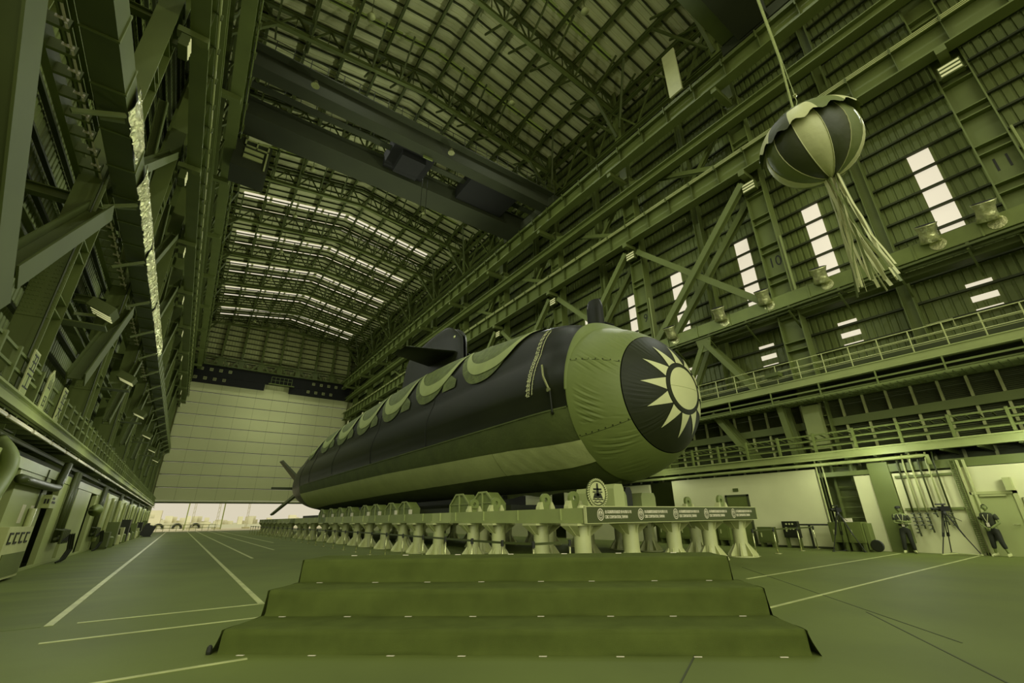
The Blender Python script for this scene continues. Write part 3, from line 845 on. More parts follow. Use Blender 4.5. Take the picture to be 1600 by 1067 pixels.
# V struts of the right side between galleries
for k in range(1, 7):
    y0 = CY0 + BAY * k + 5.0
    for nm, (ya, za, yb, zb) in enumerate(((-.1, 12.0, -2.6, 8.2), (.1, 12.0, 2.4, 8.2), (0.3, 7.4, -1.7, 4.2), (3.8, 7.4, 4.2, 4.2), (-3.6, 7.4, -3.9, 4.2))):
        for q, xx in enumerate((26.1, 26.9)):
            b = MB(); b.ibeam((xx, y0 + ya, za), (xx, y0 + yb, zb), .3, .3, .04, up=(1, 0, 0))
            tag(b.build('gallery_strut', M['steel']), '%s %s strut, %s frame, %s bay of the right wall' % (('hall-side', 'wall-side')[q], ('upper left', 'upper right', 'lower slanting', 'lower left upright', 'lower right upright')[nm], ('duct', 'duct', 'gallery', 'gallery', 'gallery')[nm], ORD[k - 1].replace('nearest', 'first')), 'strut', 'struts of the right galleries')
    b = MB(); b.prism([(y0 - .55, 12.5), (y0 + .55, 12.5), (y0 + .35, 11.5), (y0 - .35, 11.5)], 26.0, 26.08, 'x')
    tag(b.build('gusset_plate', M['steel']), 'gusset plate under the right duct, %s bay' % ORD[k - 1].replace('nearest', 'first'), 'plate', 'gusset plates under the right duct')
# big ducts with jet outlets
def duct(side):
    Y0H = -12.0 if side == 'right' else YL0
    f = (lambda x: x) if side == 'right' else mx
    def bx(b, xa, xb, *r): xa, xb = sorted((f(xa), f(xb))); b.box(xa, xb, *r)
    za, zb = (12.62, 13.38) if side == 'right' else (13.25, 14.25)
    t = empty('air_duct', (f(26.4), 46, za), 'long galvanised air duct with round jet outlets along the %s side' % side, 'duct')
    b = MB(); bx(b, 26.0, 26.76, Y0H, Y1H - 2, za, zb)
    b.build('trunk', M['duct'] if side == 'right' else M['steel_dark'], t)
    b = MB(); y = -6 if side == 'right' else 6.4; st = 2.3 if side == 'right' else 1.9
    bx(b, 25.96, 26.79, y, y + .07, za - .04, zb + .04)
    rep('flange', b, M['duct'] if side == 'right' else M['steel'], t, [(0, st * i, 0) for i in range(1, int((Y1H - 3 - y) / st))])
    if side == 'right':
        for y in (-2.6, .62, 2.55, 7.1, 10.15, 12.95, 16.65, 20.1, 23.5, 27, 30.5):
            b = MB(); q0 = Vector((25.98, y, 13.2)); dq = Vector((-.5, -.12, .86)).normalized()
            b.tube([q0, q0 + dq * .3, q0 + dq * .55, q0 + dq * .78, q0 + dq * .84], [.4, .33, .33, .4, .43], 18)
            b.tube([q0 + dq * .82, q0 + dq * .85], [.38, .38], 18, 1)  # black disc puts the shade inside the outlet mouth into colour
            b.build('jet_outlet', [M['foil'], M['black']], t, True)
            b = MB(); b.lathe([(.3, 0), (.3, .03)], (25.97, y - .2, 12.98), 16, axis='x'); b.build('patch_plate', M['foil'], t)
        b = MB()
        y = -6
        b.bar((26.0, y, 12.5), (27.5, y, 12.5), .12, .2); b.bar((26.0, y + .05, 12.3), (27.4, y + .05, 11.4), .08, .1)
        rep('support_bracket', b, M['steel_dark'], t, [(0, 2.5 * i, 0) for i in range(1, 19)]); b = MB()
        b.box(26.9, 27.5, Y0H, Y1H - 4, 12.2, 12.5)
        for x in (25.98, 26.5): b.bar((x, Y0H, 12.46), (x, Y1H - 4, 12.46), .1, .1)
        b.build('support_rail', M['steel_dark'], t)
        b = MB()
        for z in (13.75, 14.1): b.tube([(27.6, Y0H, z), (27.6, 60, z)], .04, 5)
        b.tube([(28.3, Y0H, 14.3), (28.3, 70, 14.3)], .09, 6)
        b.build('rear_pipe', M['pipe_d'], t)
    else:
        # crumpled foil wrap hanging on the hall face
        rr = random.Random(9)
        for i, (ya, yb) in enumerate(((14.6, 17.2), (18.6, 24.0), (24.4, 31.0), (31.4, 41))):
            b = MB()
            def wr(u, v, ya=ya, yb=yb):
                y = ya + (yb - ya) * u
                return (f(26) + .06 + .09 * math.sin(v * PI) + rr.uniform(-.035, .035), y + rr.uniform(-.02, .02), za - .1 + v * (zb - za + .15) + rr.uniform(-.04, .04))
            b.grid(wr, int((yb - ya) * 11), 8)
            b.build('foil_wrap', M['foil'], t)
        b = MB()
        bx(b, 27.55, 27.75, 6, Y1H - 4, za - .1, za + .5)
        bx(b, 27.1, 27.16, 6, Y1H - 4, za - .02, za + .05)
        y = 8.2
        while y < Y1H - 6:
            b.bar((f(26.98), y, za + .1), (f(27.6), y, za + .1), .1, .35); y += .85
        b.build('bracket_row', M['steel'], t)
        b = MB(); y = 8
        while y < 60:
            b.tube([(f(27.02), y, za - .04), (f(27.02), y + .7, za - .04)], .035, 6); b.bar((f(26.95), y + .75, za - .05), (f(27.2), y + .72, za - .05), .03, .09); y += .85
        b.build('lit_conduit', M['white'], t)
        b = MB(); y = CY0 + 10
        while y < 100:
            b = MB(); b.bar((f(26.6), y + .6, za - .3), (f(26.05), y + .6, za - .12), .12, .14); b.bar((f(27.0), y, za - .9), (f(26.0), y + .3, za - .15), .1, .12); y += 5
            b.build('support_bracket', M['steel'], t)
duct('right'); duct('left')
# hoop ladders / small pipe frames on right cladding
for i, (y, z) in enumerate(((4.4, 10.2), (12.6, 9.4), (5.6, 24.4), (16.6, 24.0), (24.5, 24.0))):
    b = MB(); b.tube([(28.6, y, z - .6), (28.6, y, z), (28.6, y - 1.2, z), (28.6, y - 1.2, z - .4)], .04, 6)
    tag(b.build('hoop_pipe', M['pipe']), 'bent pale pipe hoop on the right cladding, %s' % ('above the upper gallery near the camera', 'above the upper gallery beside the bow', 'above the lower runway, nearest', 'above the lower runway, second', 'above the lower runway, third')[i], 'pipe', 'pipe hoops on the right cladding')
b = MB(); b.box(24.9, 25.4, 10.0, 10.7, 8.5, 8.7); b.box(25.0, 25.1, 10.05, 10.65, 8.42, 8.5)
tag(b.build('flood_lamp', M['steel_dark']), 'flood lamp mounted on the upper gallery railing near the column marked 10', 'lamp')
b = MB(); b.box(26.4, 26.78, 9.1, 9.9, 4.6, 6.9); tag(b.build('junction_cabinet', M['beam']), 'pale junction cabinet on the column between the two right galleries', 'cabinet')

# ---- left: lower rooms
LX = -4.15
b = MB()
for i in range(9):
    ya = 9.0 + i * 10.0; b.box(LX - .18, LX, ya + .5, ya + 4.6, 0, 3.3); b.box(LX - .18, LX, ya + 6.6, ya + 9.7, 0, 3.2)
b.box(LX - .18, LX, YL0, 9.5, 0, 3.3)
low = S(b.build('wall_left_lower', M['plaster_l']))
b = MB(); b.box(-6.3, -6.1, YL0, Y1H, 0, 4.2); S(b.build('wall_left_inner', M['steel_dark']))
b = MB(); b.box(LX - .05, LX + .03, YL0, Y1H - 4, 3.05, 3.35); b.box(LX - .06, LX + .012, YL0, Y1H - 4, 0, .1)
S(b.build('trim_2', M['beam'], low))
b = MB()
for s in range(40): b.tube([(-3.9, 6 + s * 2.4, 3.95), (-3.9, 6 + s * 2.4 + 2.2, 3.95)], .05, 6)
tag(b.build('lamp_tube_row', M['white']), 'pale tube line running under the lower left gallery edge', 'tube lamp')
b = MB(); b.tube([(-4.3, 6, 3.75), (-4.3, 100, 3.75)], .07, 6); b.tube([(-4.7, 6, 3.65), (-4.7, 100, 3.65)], .09, 6)
tag(b.build('service_pipe', M['pipe_d']), 'dark service pipes under the lower left gallery', 'pipe')
def pipe(lab, pts, r, m, cat='pipe', name='wall_pipe'):
    if len(pts) > 2:
        P_ = [Vector(q) for q in pts]; o_ = []
        for i in range(len(P_) - 1):
            a, c, d, e = P_[max(0, i - 1)], P_[i], P_[i + 1], P_[min(len(P_) - 1, i + 2)]
            for k in range(6):
                t_ = k / 6; o_.append(.5 * ((2 * c) + (d - a) * t_ + (2 * a - 5 * c + 4 * d - e) * t_ ** 2 + (3 * c - a - 3 * d + e) * t_ ** 3))
        pts = o_ + [P_[-1]]
    b = MB(); b.tube(pts, r, 12); tag(b.build(name, M[m], smooth=True), lab, cat)
pipe('pale upright pipe on the left wall below the white paper sheets', [(LX + .1, 22.0, 2.0), (LX + .1, 22.0, 0)], .1, 'pipe')
pipe('thick dark pipe bending along the top of the left wall near the camera', [(LX + .15, 19.0, 2.75), (LX + .15, 23.6, 2.75), (LX + .15, 24.2, 2.95), (LX + .15, 24.6, 3.7)], .13, 'pipe_d')
pipe('slim upright conduit left of the wall notice', [(LX + .04, 22.6, 3.3), (LX + .04, 22.6, 1.2)], .03, 'pipe_d')
pipe('curved olive duct elbow at the left edge under the gallery', [(LX + .25, 15.6, 1.2), (LX + .25, 16.9, 2.4), (LX + .2, 17.2, 3.1), (LX - .2, 17.3, 3.6)], .19, 'steel')
pipe('pale bent pipe on the left wall beyond the horn loudspeaker', [(LX + .15, 38.5, .5), (LX + .15, 38.5, 2.9), (LX + .05, 38.9, 3.2), (LX - .4, 39.0, 3.25)], .13, 'pipe')
for i in range(7):
    y = 27.0 + i * 10
    for j, dy in enumerate((0, .45, .9)):
        pipe('%s dark riser of the %s pipe group on the left wall' % (('nearer', 'middle', 'farther')[j], ORD[i].replace('nearest', 'first')), [(LX + .12, y + dy, 3.6), (LX + .12, y + dy, .8)], .08 if j != 1 else .11, 'pipe_d')
    t = empty('valve_manifold', (LX + .3, y + .5, 0), 'valve manifold with hoses below the %s pipe group of the left wall' % ORD[i].replace('nearest', 'first'), 'manifold', 'valve manifolds on the left wall')
    b = MB(); rr = random.Random(i)
    for q in range(5):
        b.tube([(LX + .1, y - .2 + q * .35, 1.3), (LX + .35, y - .2 + q * .35, 1.25), (LX + .35, y - .2 + q * .35, .75)], .05, 6)
        b.tube([(LX + .28, y - .3 + q * .35, 1.05), (LX + .28, y - .08 + q * .35, 1.05)], .035, 6)
    b.tube([(LX + .2, y - .4, .95), (LX + .2, y + 1.5, .95)], .06, 6)
    b.build('valve_set', M['pipe_d'], t)
    b = MB()
    for q in range(3):
        b.tube([(LX + .35, y + q * .5, .8), (LX + .55, y + .1 + q * .5, 1.1), (LX + .6, y + .3 + q * .5, .5), (LX + .5, y + .1 + q * .5, .12), (LX + .4, y + q * .5, .05)], .04, 6)
    b.build('hose', M['dark'], t)
# papers, sign, switchboard, horn
for y, l in ((21.3, 'left'), (22.35, 'right')):
    b = MB(); b.box(LX, LX + .01, y - .2, y + .2, 1.55, 2.1); tag(b.build('paper_sheet', M['white']), 'white paper sheet on the left wall, %s of the pale upright pipe' % l, 'paper')
t = empty('wall_notice', (LX + .08, 23.9, 2.1), 'small square notice box with dark characters on the left wall', 'sign')
b = MB(); b.box(LX, LX + .22, 23.4, 24.35, 2.05, 2.5); b.build('box', M['beam_pale'], t)
b = MB()
for j in range(2):
    for q in range(2 + j): b.box(LX + .2, LX + .23, 23.62 + q * .2, 23.75 + q * .2, 2.34 - j * .13, 2.42 - j * .13)
for q in range(2): b.box(LX + .05 + q * .08, LX + .1 + q * .08, 23.385, 23.4, 2.2, 2.36)
b.build('character', M['dark'], t)
t = empty('switchboard', (LX + .4, 20.4, 0), 'pale switchboard with square gauges at the left edge of the photo', 'switchboard')
b = MB(); b.box(LX, LX + .45, 18.4, 21.0, .08, 1.45); b.build('body', M['pylon'], t)
for i in range(4):
    b = MB(); y = 18.8 + i * .58; b.box(LX + .45, LX + .47, y - .17, y + .17, 1.0, 1.3); b.box(LX + .47, LX + .48, y - .11, y + .11, 1.06, 1.24, 1); b.build('gauge', [M['dark'], M['pylon']], t)
b = MB(); b.box(LX + .45, LX + .47, 18.6, 20.9, .15, .75); b.build('lower_door', M['cabinet'], t)
t = empty('horn_loudspeaker', (LX + .3, 34.3, 2.1), 'grey horn loudspeaker on the left wall', 'loudspeaker')
b = MB(); b.lathe([(.06, 0), (.12, .25), (.3, .6), (.32, .62)], (LX + .25, 34.2, 2.2), 14, axis='y'); b.build('horn', M['steel'], t, True)
b = MB(); b.bar((LX, 34.2, 2.2), (LX + .25, 34.2, 2.2), .08, .08); b.build('bracket', M['steel_dark'], t)
rr = random.Random(5)
for i in range(12):
    y = 39.5 + i * 4.6
    h = (1.0, 1.6, 1.2, 1.8, .8, 1.5)[i % 6]
    cabinet('tool_cabinet', y, y + 1.0, LX + .05, LX + .75, .12, h, '%s tool cabinet standing along the left wall, counted from the camera' % ORD[i], ('steel_dark', 'cabinet', 'pylon', 'dark')[i % 4], grp='tool cabinets by the left wall')
    pipe('%s pale drain pipe between the tool cabinets of the left wall' % ORD[i], [(LX + .25, y + 1.9, 3.1), (LX + .25, y + 1.9, .35), (LX + .6, y + 2.1, .12)], .1, 'pipe')
    b = MB(); b.lathe([(.2, 0), (.22, .05), (.2, .62), (.1, .7)], (LX + .6, y + 2.9, .0), 12); tag(b.build('gas_drum', M['pylon' if i % 2 else 'steel'], smooth=False), '%s drum on the floor by the left wall, counted from the camera' % ORD[i], 'drum', 'drums by the left wall')
# hazard boards on the left railing
def board(y, chars, arrow, lab, hgt):
    x = mx(26.1) + .06
    t = empty('railing_board', (x, y, 4.6), lab, 'sign')
    b = MB()
    zc_ = 4.55 + hgt / 2
    if arrow: b.prism([(y - .26, 4.55), (y + .26, 4.55), (y + .26, 4.55 + hgt * .8), (y, 4.55 + hgt), (y - .26, 4.55 + hgt * .8)], x, x + .03, 'x')
    else: b.box(x, x + .03, y - .26, y + .26, 4.55, 4.55 + hgt)
    b.build('plate', M['pylon'], t)
    b = MB()
    if arrow: b.prism([(y - .21, 4.6), (y + .21, 4.6), (y + .21, 4.5 + hgt * .8), (y, 4.47 + hgt), (y - .21, 4.5 + hgt * .8)], x + .03, x + .034, 'x')
    else: b.box(x + .03, x + .034, y - .21, y + .21, 4.6, 4.5 + hgt)
    b.build('face', M['beam'], t)
    b = MB()
    for i, c in enumerate(chars):
        text_mesh(b, c, .5 if not arrow else .36, lambda u, v, w: (x + .036 + w, y + u, 4.55 + hgt * (.70 - .42 * i) - (.1 if arrow else 0) + v))
    b.build('character', M['dark'], t)
board(15.9, '丑工', False, 'railing board with two large dark characters, leftmost of the three', 1.15)
board(17.9, '山' + '日', True, 'arrow-topped board on the left gallery railing', 1.2)
board(19.9, '正大', False, 'railing board right of the arrow-topped one', 1.1)
# flood lights on the lower left columns
for k in range(2, 8):
    y = CY0 + BAY * k
    t = empty('column_flood_lamp', (-4.0, y + .9, 8.6), 'tilted flood lamp on the %s left column above the lower gallery' % ORD[k - 1], 'lamp', 'tilted flood lamps of the left columns')
    b = MB(); b.bar((-4.2, y + .9, 8.9), (-3.5, y + .9, 8.6), .9, .35, up=(0, 0, 1)); b.build('housing', M['steel_dark'], t)
    b = MB()
    for q in (-.25, .0, .25): b.bar((-4.15, y + .9 + q, 8.70), (-3.55, y + .9 + q, 8.42), .12, .03)
    b.build('light_bar', M['tube'], t)
    b = MB(); b.bar((-4.5, y + .5, 8.3), (-4.0, y + .9, 8.5), .1, .1); b.box(-4.9, -3.6, y + .6, y + 1.2, 8.05, 8.1); b.build('bracket', M['steel_dark'], t)
# ================================================================== SUBMARINE
SX, SZ, SR = 14.35, 6.085, 3.426
NY, NL, NA, NB, NT = 9.008, 5.185, 2.291, 2.091, -.189
HC = [(12.0, 0), (12.6, .12), (13.6, .4), (16, .9), (19.3, 1.35), (24.8, 1.95), (31, 2.2), (42, 2.0), (53, 1.7), (60, .8), (66, 0)]
def interp(tab, y):
    if y <= tab[0][0]: return tab[0][1]
    for (a, u), (c, v) in zip(tab, tab[1:]):
        if y <= c:
            t = (y - a) / (c - a); return u + (v - u) * t
    return tab[-1][1]
def hrad(y):
    if y < NY + NL:
        t = max(0, min(1, (y - NY) / NL)); return SR * (1 - (1 - t) ** NA) ** (1 / NB)
    if y > 58: return SR * max(.14, 1 - ((y - 58) / 22.0) ** 1.9)
    return SR
def hy(r):                                           # station where the bow has radius r
    a, c = NY, NY + NL
    for _ in range(40):
        m = (a + c) / 2
        if hrad(m) < r: a = m
        else: c = m
    return (a + c) / 2
def hz(y):
    t = max(0, min(1, (y - NY) / NL)); return SZ + NT * (1 - t) ** 2
def sec(y, ph):
    r = hrad(y); h = interp(HC, y); s, c = math.sin(ph), abs(math.cos(ph))
    if h <= .001 or s <= 0: return r
    rc = ((c / (r * .86)) ** 3 + (s / (r + h)) ** 3) ** (-1 / 3)
    p = 10
    return max(r, (r ** p + rc ** p) ** (1 / p) * (1 - .06 * math.sin(min(1, s) * PI * .5) * (1 if rc > r else .0) * 0)) if h < .05 else (r ** p + rc ** p) ** (1 / p) - (2 ** .1 - 1) * min(r, rc) * max(0, 1 - abs(rc - r) / .6) * .6
def hp(y, ph, off=0.0):
    """point of the hull at station y and angle ph (0 = port beam, 90 deg = top, negative = below)"""
    r = sec(y, ph) + off
    return (SX - r * math.cos(ph), y, hz(y) + r * math.sin(ph))

sub = empty('submarine', (SX, 44, 2.6), 'huge black submarine on pylons with cloth draped over its bow', 'submarine')
ys = [11.9 + .4 * i for i in range(10)] + [16 + 1.0 * i for i in range(42)] + [58 + .6 * i for i in range(36)] + [79.9]
NP = 120
b = MB()
vs = [hp(y, -PI + 2 * PI * j / NP) for y in ys for j in range(NP)]
fs = [(i * NP + j, i * NP + (j + 1) % NP, (i + 1) * NP + (j + 1) % NP, (i + 1) * NP + j) for i in range(len(ys) - 1) for j in range(NP)]
fs += [tuple(range(NP)), tuple(range((len(ys) - 1) * NP, len(ys) * NP))[::-1]]
b.add(vs, fs)
sharp(b.build('hull', M['hull'], sub, True), 50)
b = MB()                                              # panel joints
for y in (24.2, 34, 45, 54.5, 59.5):
    b.tube([hp(y, rad(a), .0) for a in range(-12, 60, 4)], .035, 4)
b.build('hull_joint', M['black'], sub)
b = MB(); b.tube([hp(y, rad(-11.5), .02) for y in [12.1 + i for i in range(46)]], .05, 5)
b.build('bilge_keel_edge', M['hullcloth'], sub)
# lower cloth on both sides
def band(name, m, y0, y1, lo, hi, off, nu, nv, wr=0.0, both=True, smooth=True):
    for sg in ((1, -1) if both else (1,)):
        b = MB()
        def fn(u, v):
            y = y0 + (y1 - y0) * u
            a = lo(y) + (hi(y) - lo(y)) * v
            o = off + wr * (math.sin(y * 3.1 + a * .22) * math.sin(a * .31 + y * .7) + .6 * math.sin(y * 7.3 - a * .35))
            if sg < 0: a = 180 - a
            return hp(y, rad(a), o)
        b.grid(fn, nu, nv)
        b.build(name, m, sub, smooth)
band('lower_cloth', M['hullcloth'], 11.95, 60, lambda y: -96, lambda y: -12, .03, 150, 26, .012)
top = [(11.9, -34.9), (16, -31.6), (19, -30.5), (31, -27.2), (50, -26.7), (60, -27)]
bot = [(11.9, -53.4), (17.2, -51.8), (34, -54.5), (50, -60), (60, -68)]
band('pale_stripe', M['stripe'], 11.95, 17.55, lambda y: interp(bot, y), lambda y: interp(top, y), .075, 90, 14, .006)
band('pale_stripe', M['stripe'], 17.6, 60, lambda y: interp(bot, y), lambda y: interp(top, y), .06, 110, 12, .004)
# hanging hem of the lower cloth
b = MB()
def hem(u, v):
    y = 12.1 + 26 * u
    p = hp(y, rad(-82), .06)
    return (p[0] - .03 * math.sin(y * 9), y, p[2] - v * (.16 + .06 * math.sin(y * 2.3)))
b.grid(hem, 160, 3); b.build('cloth_hem', M['hullcloth'], sub, True)

# ---- bow cloth
def epos(rho, th, off):
    y = hy(rho); e = .01
    sl = (hy(rho + e) - hy(max(rho - e, 0.0005))) / (rho + e - max(rho - e, .0005))
    n = Vector((sl, -1)).normalized() if sl < 40 else Vector((1, 0))
    r = max(0.0, rho + off * n.x * min(1, rho / .3)); y += off * n.y
    return (SX - r * math.cos(th), y, hz(hy(rho)) + r * math.sin(th))
def folds(y, a):
    d = math.degrees(a)
    if abs(d) > 92: return 0
    k = 14 if d > -25 else 8
    q = d - k * y
    w = max(0, math.cos(rad(d * 1.1 + 8))) ** .7 * (.45 + .55 * math.sin(q * .13 + 1.5 * math.sin(d * .09 + y)))
    f = math.sin(q * 1.15 + 1.7 * math.sin(d * .14 + y * 1.3))
    g = math.sin(q * 2.3 + 1.1 * math.sin(d * .21 - y))
    return (.75 * f * abs(f) + .4 * g) * w
b = MB()
Y1, Y2 = 12.05, 10.09
b.grid(lambda u, v: hp(Y2 + (Y1 - Y2) * u, -PI + 2 * PI * v, .06 + .032 * folds(Y2 + (Y1 - Y2) * u, -PI + 2 * PI * v) * math.sin(min(1, u * 1.2) * PI) ** .5 - .05 * (u > .995)), 50, 720)
b.build('bow_cloth', M['drape'], sub, True)
b = MB()
rc = hrad(Y2)
def can(u, v):
    r = rc * (.001 + .999 * u); y = hy(r) if u < 1 else Y2; a = -PI + 2 * PI * v
    return epos(r, a, .05 + .010 * folds(y, a) * max(0, min(1, (u - .55) * 4)))
b.grid(can, 44, 600)
b.build('bow_cap_cloth', M['canton'], sub, True)
# seam rows of eyelets on the bow cloth
b = MB()
for a in (23, -32):
    for i in range(8):
        y = 10.15 + i * .25; p = Vector(hp(y, rad(a), .07)); b.lathe([(.02, -.02), (.02, .02)], p, 6, axis='x')
    b.tube([hp(10.1 + i * .2, rad(a - 1), .062) for i in range(10)], .008, 4)
b.build('seam', M['canton'], sub)
# emblem: disc, ring, twelve rays, following the bow surface
def ering(r0, r1, off, n=96, k=4):
    b = MB(); b.grid(lambda u, v: epos(r0 + (r1 - r0) * u, -PI + 2 * PI * v, off), k, n); return b
b = ering(.001, .79, .066, 96, 8); b.build('emblem_disc', M['sun'], sub, True)
b = ering(.79, .93, .064); b.build('emblem_ring', M['canton'], sub, True)
for i in range(12):
    a0 = rad(30 * i + 3); b = MB()
    def ray_(u, v):
        r = .97 + (1.78 - .97) * u
        return epos(r, a0 + (v - .5) * rad(26) * (1 - u) * .97 / r * 1.0, .068)
    b.grid(ray_, 12, 6); b.build('emblem_ray', M['sun'], sub, True)
b = MB(); b.tube([epos(abs(x) + .02, PI if x < 0 else 0, .07) if True else 0 for x in [(-.78 + .078 * i) for i in range(21)]], .006, 4); b.build('emblem_seam', M['stripe'], sub)
# draught marks
b = MB()
for i in range(16):
    a = 3 + i * 3.55
    y = 14.1
    c = Vector(hp(y, rad(a), .02)); up = (Vector(hp(y, rad(a + 1), .02)) - c).normalized(); al = Vector((0, -1, 0)); nn = al.cross(up).normalized()
    text_mesh(b, str(42 + 2 * i) if i < 16 else '', .30, lambda u, v, w: c + al * u + up * v + nn * w)
    b.bar(c + al * .26 - up * .02, c + al * .34 - up * .02, .03, .01); 
b.tube([hp(13.82, rad(2 + 3 * i), .015) for i in range(19)], .012, 4)
b.build('draught_mark', M['sun'], sub)
b = MB(); b.tube([hp(13.3, rad(22), .1), hp(13.05, rad(12), .12), hp(12.75, rad(3), .1)], .05, 6); b.lathe([(.09, -.04), (.09, .04)], hp(12.75, rad(2), .1), 10, axis='x'); b.build('fairlead_arm', M['chrome'], sub)
b = MB(); b.tube([hp(12.7, rad(1), .08), hp(12.75, rad(-13), .08)], .04, 6); b.lathe([(.06, -.04), (.06, .04)], hp(12.75, rad(-13.5), .08), 8, axis='x'); b.build('fairlead_rod', M['hull'], sub)
# sonar dome on the fore deck
b = MB()
zt_ = hp(13.1, PI / 2)[2] - .1
b.grid(lambda u, v: (SX + .27 * math.cos(2 * PI * v) * (1 - .5 * max(0, u - .75) * 4 * .55), 13.1 + .48 * math.sin(2 * PI * v) * (1 - .5 * max(0, u - .75) * 4 * .55), zt_ + 1.6 * (u - .06 * max(0, u - .85))), 16, 20)
b.lathe([(.2, 0), (.15, .06)], (SX, 13.1, zt_ + 1.56), 16)
d = b.build('sonar_dome', M['sail'], sub, True)
b = MB(); b.box(SX - .25, SX + .35, 12.3, 13.0, zt_ + .08, zt_ + .14); b.build('foot_plate', M['hull'], d)
# sail
def sail_pt(u, v):
    z0, z1 = 9.3, 15.35
    z = z0 + (z1 - z0) * u
    fy, ay = 25.7 + .35 * u, 39.0 - 2.4 * u
    k = 1.0
    if u > .8:
        q = (u - .8) / .2; k = math.sqrt(max(0, 1 - q * q * .985)); z = z0 + (z1 - z0) * (.8 + .2 * math.sin(q * PI / 2))
    a = 2 * PI * v
    c = (1 - math.cos(a)) / 2                          # 0 bow .. 1 stern
    z -= 1.3 * (max(0, .2 - c) / .2) ** 2 * max(0, u - .45) / .55
    th = .95 * (1.75 * math.sqrt(c) * (1 - c) ** .9 + .10 * (1 - c)) if c < .999 else 0
    th = min(th, .98)
    y = fy + (ay - fy) * c
    if u > .8: y = (fy + 4.5) + (y - fy - 4.5) * (1 - .16 * (1 - k)); z -= .25 * max(0, c - .35) * (1 if u > .9 else (u - .8) * 10)
    return (SX + th * k * (1 if a < PI else -1), y, z)
b = MB(); b.grid(sail_pt, 36, 72)
s = b.build('sail', M['sail'], sub, True)
b = MB(); b.box(SX - .5, SX - .3, 26.6, 26.9, 13.9, 14.1); b.build('bridge_window', M['chrome'], s)
for sg in (-1, 1):
    b = MB()
    def plane(u, v):
        x = SX + sg * (.55 + 3.4 * u); le, te = 26.3 + 1.1 * u, 30.6 - 1.2 * u
        a = 2 * PI * v; c = (1 - math.cos(a)) / 2
        t = .24 * (1 - .35 * u) * math.sqrt(max(0, c)) * (1 - c) * 2.2 * (1 if a < PI else -1) * (1 if u < .99 else .02)
        return (x, le + (te - le) * c, 12.75 + t)
    b.grid(plane, 12, 32); b.build('sail_plane', M['sail'], sub, True)
# stern fins in X form
for ax_, az_ in ((-1, 1), (-1, -1), (1, 1), (1, -1)):
    b = MB(); d = Vector((ax_, 0, az_)).normalized(); n_ = Vector((-az_, 0, ax_)).normalized()
    c = Vector((SX, 74, SZ))
    pr = [(1.0, -2.0), (5.2, -.7), (5.3, .9), (1.0, 1.8)]
    vs = []
    for w in (-.13, .13):
        for rr_, yy in pr: vs.append(c + d * rr_ + Vector((0, yy, 0)) + n_ * w)
    b.add(vs, [(0, 1, 2, 3), (7, 6, 5, 4), (0, 4, 5, 1), (1, 5, 6, 2), (2, 6, 7, 3), (3, 7, 4, 0)])
    b.build('stern_fin', M['pipe_d'], sub)
b = MB(); b.bar((SX - 1.5, 72.6, SZ - .2), (SX - 4.6, 72.6, SZ - .25), .12, .3); b.build('stern_boom', M['pipe_d'], sub)

# ---- garland of swags hanging from the deck edge
PER, YB0 = 6.53, 18.3
for i in range(7):
    yb = YB0 + PER * i
    t = empty('festoon_swag', hp(yb, rad(50)), '%s olive festoon swag with a pale crescent on the hull side, counted from the bow' % ORD[i].replace('nearest', 'first'), 'festoon', 'festoon swags along the hull')
    H = PER / 2 * 1.12; up_ = 0 if i == 0 else 3
    def low(q, base, topa, p): return base + (topa - base) * abs(q) ** p
    b = MB()
    b.grid(lambda u, v: hp(yb + (u * 2 - 1) * H, rad(low(u * 2 - 1.12, 34 + up_, 78, 2.4) + (86 - low(u * 2 - 1.12, 34 + up_, 78, 2.4)) * v), .05 + .05 * math.sin(v * 26 + 5 * math.sin(u * 3.1)) * v * (1 - v) + .02), 60, 24)
    b.build('cloth', M['garland'], t, True)
    b = MB()
    def cres(u, v):
        q = u * 2 - 1
        a0 = low(q, 40.3 + up_, 78, 2.9); a1 = low(q, 48.3 + up_, 80, 2.6)
        a1 = max(a1, a0 + .6)
        return hp(yb + q * H * .98, rad(a0 + (a1 - a0) * v), .115)
    b.grid(cres, 70, 6); b.build('crescent_band', M['crescent'], t, True)
for i in range(1, 7):
    yb = YB0 + PER * (i - .5) + .6
    if i > 5: continue
    b = MB(); b.grid(lambda u, v: hp(yb - .5 + u * 1.6, rad(40 + v * (6 + 10 * u)), .07), 8, 5)
    tag(b.build('festoon_tail', M['garland'], smooth=True), 'loose cloth tail between the %s and next festoon swag' % ORD[i - 1].replace('nearest', 'first'), 'cloth', 'loose tails of the festoon')

